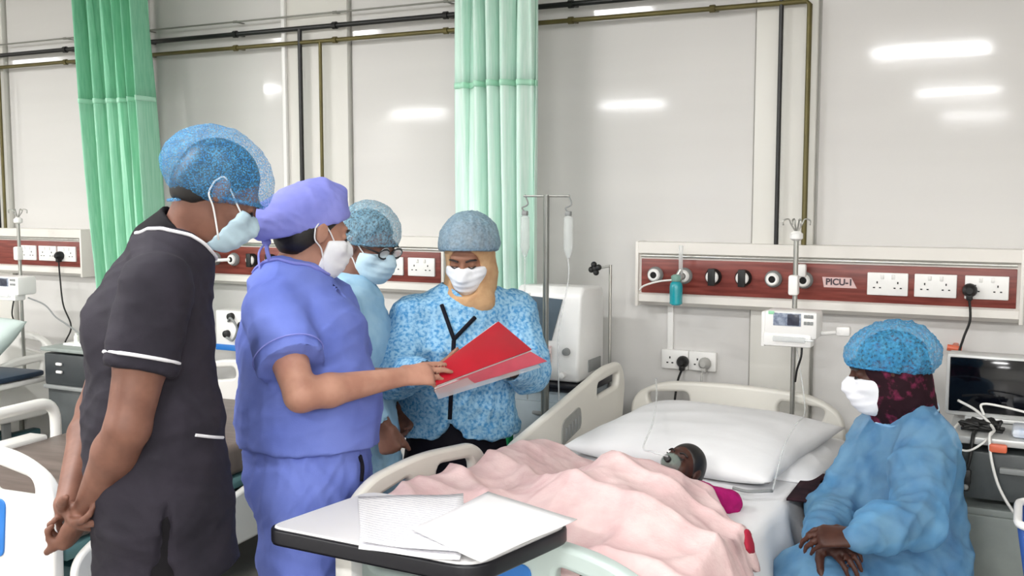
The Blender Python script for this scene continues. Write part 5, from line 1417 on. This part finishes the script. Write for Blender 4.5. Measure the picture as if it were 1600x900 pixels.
body(t, J, M_sk4, .0058, dims=dm, leg=.85)
def cover(inf, h, low, m, name, wr, arms, knees=True):
    pts = [J[q] for q in ('pel', 'wai', 'che', 'neck', 'shR', 'shL', 'elR', 'elL', 'wrR', 'wrL', 'knR', 'knL')] + [V(J['knL'][0], J['knL'][1], low)]
    lo, hi = bounds(pts, .2); S = SDF(lo, hi, h)
    torso(S, J, inf, .04, dm)
    S.econe(J['wai'], J['pel'], (.135 + inf, .108 + inf), (.16 + inf, .14 + inf), J['hipR'] - J['hipL'], .04)
    mid = J['hipR'] * .5 + J['hipL'] * .5; kn = J['knR'] * .5 + J['knL'] * .5
    S.econe(mid, kn, (.16 + inf, .085 + inf), (.12 + inf, .07 + inf), J['hipR'] - J['hipL'], .04)
    S.econe(kn, V(kn[0], kn[1], low), (.118 + inf, .07 + inf), (.14 + inf, .08 + inf), J['hipR'] - J['hipL'], .05)
    S.cut(V(0, 0, low), -UP)
    if arms:
        for s in 'RL':
            sh, el, w = J['sh' + s], J['el' + s], J['wr' + s]
            S.chain([sh, sh * .5 + el * .5, el], [.050 + inf, .046 + inf, .046 + inf], .03)
            S.chain([el, el * .5 + w * .5, w], [.046 + inf, .042 + inf, .024 + inf * .7], .025)
    S.cone(J['neck'] + UP * .02, H.c, .07, .07, .01, True)
    return skin(name, S, m, t, 1, wr)
cover(.006, .0085, .12, M_dress, 'dress', (.006, [V(0, 0, 1), V(1, 0, .2)], 4, 20, 1.), False)
cover(.025, .0075, .30, M_gown5, 'gown', (.030, [F5 @ V(1, .2, .2), F5 @ V(.3, 1, .6), F5 @ V(-.3, 1, -.4)], 31, 15, 1.1), True)
lo, hi = bounds([H.p(x, y, z) for x in (-.12, .12) for y in (-.15, .13) for z in (-.24, .12)], .04)
S = SDF(lo, hi, .005)
S.ell(H.p(0, -.02, .01), V(.088, .105, .10), H.R); S.ell(H.p(0, -.015, -.075), V(.084, .088, .085), H.R, .04)
S.cone(H.p(0, -.03, -.08), J['neck'] + UP * .0, .082, .095, .04)
S.ell(H.p(0, .105, -.01), V(.058, .085, .085), H.R, .012, True); S.ell(H.p(0, .10, -.09), V(.052, .06, .05), H.R, .012, True)
skin('head_scarf', S, M_mscarf, t, 1, (.006, [V(1, 0, .4), V(.2, 1, .6), V(-1, .3, .5)], 6, 42, 1.))
bouffant(t, H, M_cap5, (.104, .128, .088), (0, -.02, .050), (0, 0, .002), -.32, seed=19, amp=.010)
mask(t, H, M_maskw, M_loop); eyes(t, H, M_sk4)
ring(t, 'neck_binding', J['neck'] + UP * .012 + F5 @ V(0, .005, 0), UP + F5 @ V(0, .35, 0), .094, .005, mat('pale_binding', '#b9d6ea', rough=.8, var=.04))
for s in 'RL': shoe(t, J, s, M_shoe)
# stool
px_, py_ = J['pel'][0], J['pel'][1]; zs = J['pel'][2] - .135
t = thing('stool', 'dark round stool under the seated person beside the bed', 'stool', (px_, py_, 0))
put('seat', MB().lathe([(.12, 0), (.165, .005), (.17, .03), (.165, .05), (.14, .058)], (px_, py_, zs - .058), (0, 0, 1), 28), M_dark, t, 50)
for k in range(4):
    q = math.pi / 4 + k * math.pi / 2; d_ = V(math.cos(q), math.sin(q), 0); c_ = V(px_, py_, 0)
    put('leg', MB().cyl(c_ + d_ * .11 + UP * (zs - .058), c_ + d_ * .19, .012, 10), M_chrome, t)
put('foot_ring', MB().tube([V(px_ + .158 * math.cos(q), py_ + .158 * math.sin(q), .18) for q in np.linspace(0, 6.283, 28, endpoint=False)], .008, 8, close=True), M_chrome, t, 180)
# dark shawl hanging over the bed edge
def shawl_fn(u, v):
    y = 3.02 + .32 * u - .05 * v; s = v * .55
    if s < .07: x, z = -.60 + s, ZM + .02
    else: x, z = -.53 + .022 * math.sin(14 * u + 3 * v) + .02 * v, ZM + .02 - (s - .07)
    return (x, y + .02 * math.sin(5 * v), z)
tag(put('shawl', MB().grid(shawl_fn, 30, 30), mat('black_brown_shawl', '#241a20', rough=.9, spec=.1, col2='#38252a', vscale=16), None, 180, solid=.008), 'black brown shawl hanging over the bed edge beside the seated person', 'shawl')

# --- child under the blanket
H = Head(V(-0.889, 2.919, 0.807), np.stack([np.cross(nrm(V(-.14, -.72, .68)), nrm(V(.35, .6, .72) - nrm(V(-.14, -.72, .68)) * (V(.35, .6, .72) @ nrm(V(-.14, -.72, .68))))), nrm(V(-.14, -.72, .68)), nrm(V(.35, .6, .72) - nrm(V(-.14, -.72, .68)) * (V(.35, .6, .72) @ nrm(V(-.14, -.72, .68))))], 1), .70)
c_ = H.c; dn = nrm(V(-.06, -1, -.08)); rt_ = V(1, -.06, 0)
J = dict(neck=c_ + dn * .10 - UP * .035, che=c_ + dn * .21 - UP * .045, wai=c_ + dn * .33 - UP * .05, pel=c_ + dn * .43 - UP * .05, head=H)
J['shR'], J['shL'] = J['neck'] + dn * .04 - rt_ * .095, J['neck'] + dn * .03 + rt_ * .10
J['elR'], J['elL'] = J['shR'] + dn * .15 - rt_ * .03, V(-0.732, 2.856, 0.738)
J['wrR'], J['wrL'] = J['elR'] + dn * .12 + rt_ * .05, J['elL'] + dn * .12 - rt_ * .06
for s, k in (('R', -1), ('L', 1)):
    J['hip' + s] = J['pel'] + rt_ * .05 * k; J['kn' + s] = J['hip' + s] + dn * .20 + rt_ * .02 * k; J['an' + s] = J['kn' + s] + dn * .18
    J['hd' + s] = dn - rt_ * .3 * k; J['hn' + s] = -UP; J['ft' + s] = UP
t = thing('person', 'small child lying in bed under the pink blanket wearing magenta', 'person', (c_[0], c_[1], ZM + .01))
pts = [v for v in J.values() if isinstance(v, np.ndarray)] + [c_]
lo, hi = bounds(pts, .12); S = SDF(lo, hi, .005)
uu = rt_
S.econe(J['pel'], J['wai'], (.085, .055), (.08, .055), uu, .02); S.econe(J['wai'], J['che'], (.08, .055), (.09, .06), uu, .02); S.econe(J['che'], J['neck'], (.085, .05), (.06, .045), uu, .02)
S.chain([J['neck'], H.p(0, -.02, -.05)], [.04, .04], .02)
for s in 'RL':
    S.chain([J['neck'], J['sh' + s]], [.035, .035], .02); S.chain([J['sh' + s], J['el' + s], J['wr' + s]], [.033, .027, .019], .012)
    S.chain([J['hip' + s], J['kn' + s], J['an' + s]], [.05, .036, .024], .02); S.chain([J['an' + s], J['an' + s] + UP * .05], [.022, .016], .01)
    hand_skin(S, J['wr' + s], J['hd' + s], J['hn' + s], 1 if s == 'R' else -1, .62)
head_skin(S, H)
skin('body', S, M_sk4, t, 1)
S = SDF(lo, hi, .005)
S.econe(J['pel'], J['wai'], (.085, .055), (.085, .055), uu, .02); S.econe(J['wai'], J['che'], (.085, .055), (.092, .055), uu, .02); S.econe(J['che'], J['neck'], (.092, .055), (.066, .045), uu, .02)
for s in 'RL': S.chain([J['neck'], J['sh' + s]], [.045, .046], .02); S.chain([J['sh' + s], J['el' + s], J['el' + s] * .6 + J['wr' + s] * .4], [.045, .036, .022], .012)
S.ell(H.p(0, -.01, -.01), V(.07, .08, .09) * .8, H.R, .005, True)
skin('magenta_top', S, mat('magenta_cloth', '#b5186f', rough=.8, spec=.2, col2='#96125c', vscale=20), t, 1, (.004, [dn, rt_], 5, 60, 1.))
hair(t, H, M_hair, -.06, .062, .004)
em = MB()
for s in (-1, 1):
    put('closed_eyelid', MB().tube(bend([H.p(s * .018, .093, .002), H.p(s * .031, .096, -.003), H.p(s * .045, .088, .002)], 4), .0022, 6), M_hair, t, 180)
    put('eyebrow', MB().tube(bend([H.p(s * .014, .094, .02), H.p(s * .032, .092, .026), H.p(s * .05, .078, .02)], 4), .0026, 6), M_hair, t, 180)
put('lips', MB().sph(H.p(0, .098, -.064), (.014, .009, .007), 12, 8), mat('child_lips', '#5e2a2c', rough=.4, var=.05), t, 180)
t = thing('oxygen_mask', 'clear grey green oxygen mask resting at the child face', 'oxygen mask', tuple(H.p(0, .12, -.04)))
cm_ = H.p(-.012, .128, -.042)
put('mask_cup', MB().lathe([(.032, -.036), (.030, -.018), (.021, .0), (.010, .010)], cm_, H.R @ V(-.25, 1, -.15), 18), mat('grey_green_clear', '#b8cec4', rough=.15, spec=.6, alpha=.38, var=.03), t, 180)
put('mask_port', MB().lathe([(.010, .01), (.010, .028), (.006, .03)], cm_, H.R @ V(-.25, 1, -.15), 12), M_dark, t)
put('mask_tube', MB().tube(bend([cm_ + H.R @ V(-.01, .03, 0), cm_ + V(-.05, .0, .02), cm_ + V(-.12, .12, .0), cm_ + V(-.17, .35, .02), cm_ + V(-.28, .72, .03), cm_ + V(-.36, .95, .06)], 7), .0035, 8), M_clear, t, 180)
# lines lying on the sheet
tag(put('sensor_lead', MB().tube(bend([T1.p(.30, -1.02, .755), T1.p(.34, -1.0, .745), T1.p(.40, -.95, .742)], 5), .005, 6), M_grey, None, 180), 'short grey sensor lead lying on the white sheet right of the child', 'sensor')
tag(put('infusion_line', MB().tube(bend([T1.p(.40, -.95, .742), T1.p(.37, -.7, .82), T1.p(.36, -.5, .85), T1.p(.33, -.25, .86), T1.p(.26, -.13, 1.09)], 7), .0028, 6), M_clear, None, 180), 'clear infusion line running over the pillow to the right pump', 'tube')
S = SDF(V(-0.573, 2.456, 0.770) - .08, V(-0.573, 2.456, 0.770) + .08, .005)
S.econe(V(-0.582, 2.465, 0.789), V(-0.570, 2.445, 0.752), (.020, .007), (.030, .008), V(0, 1, 0), .01)
q_ = thing('cloth_corner', 'crimson cloth corner poking out of the right blanket edge', 'cloth', tuple(V(-0.570, 2.444, 0.749)))
skin('cloth', S, mat('crimson_cloth', '#a31534', rough=.8, var=.1), q_, 1, (.004, [V(0, 1, 0), V(1, 0, 1)], 3, 60, 1.))
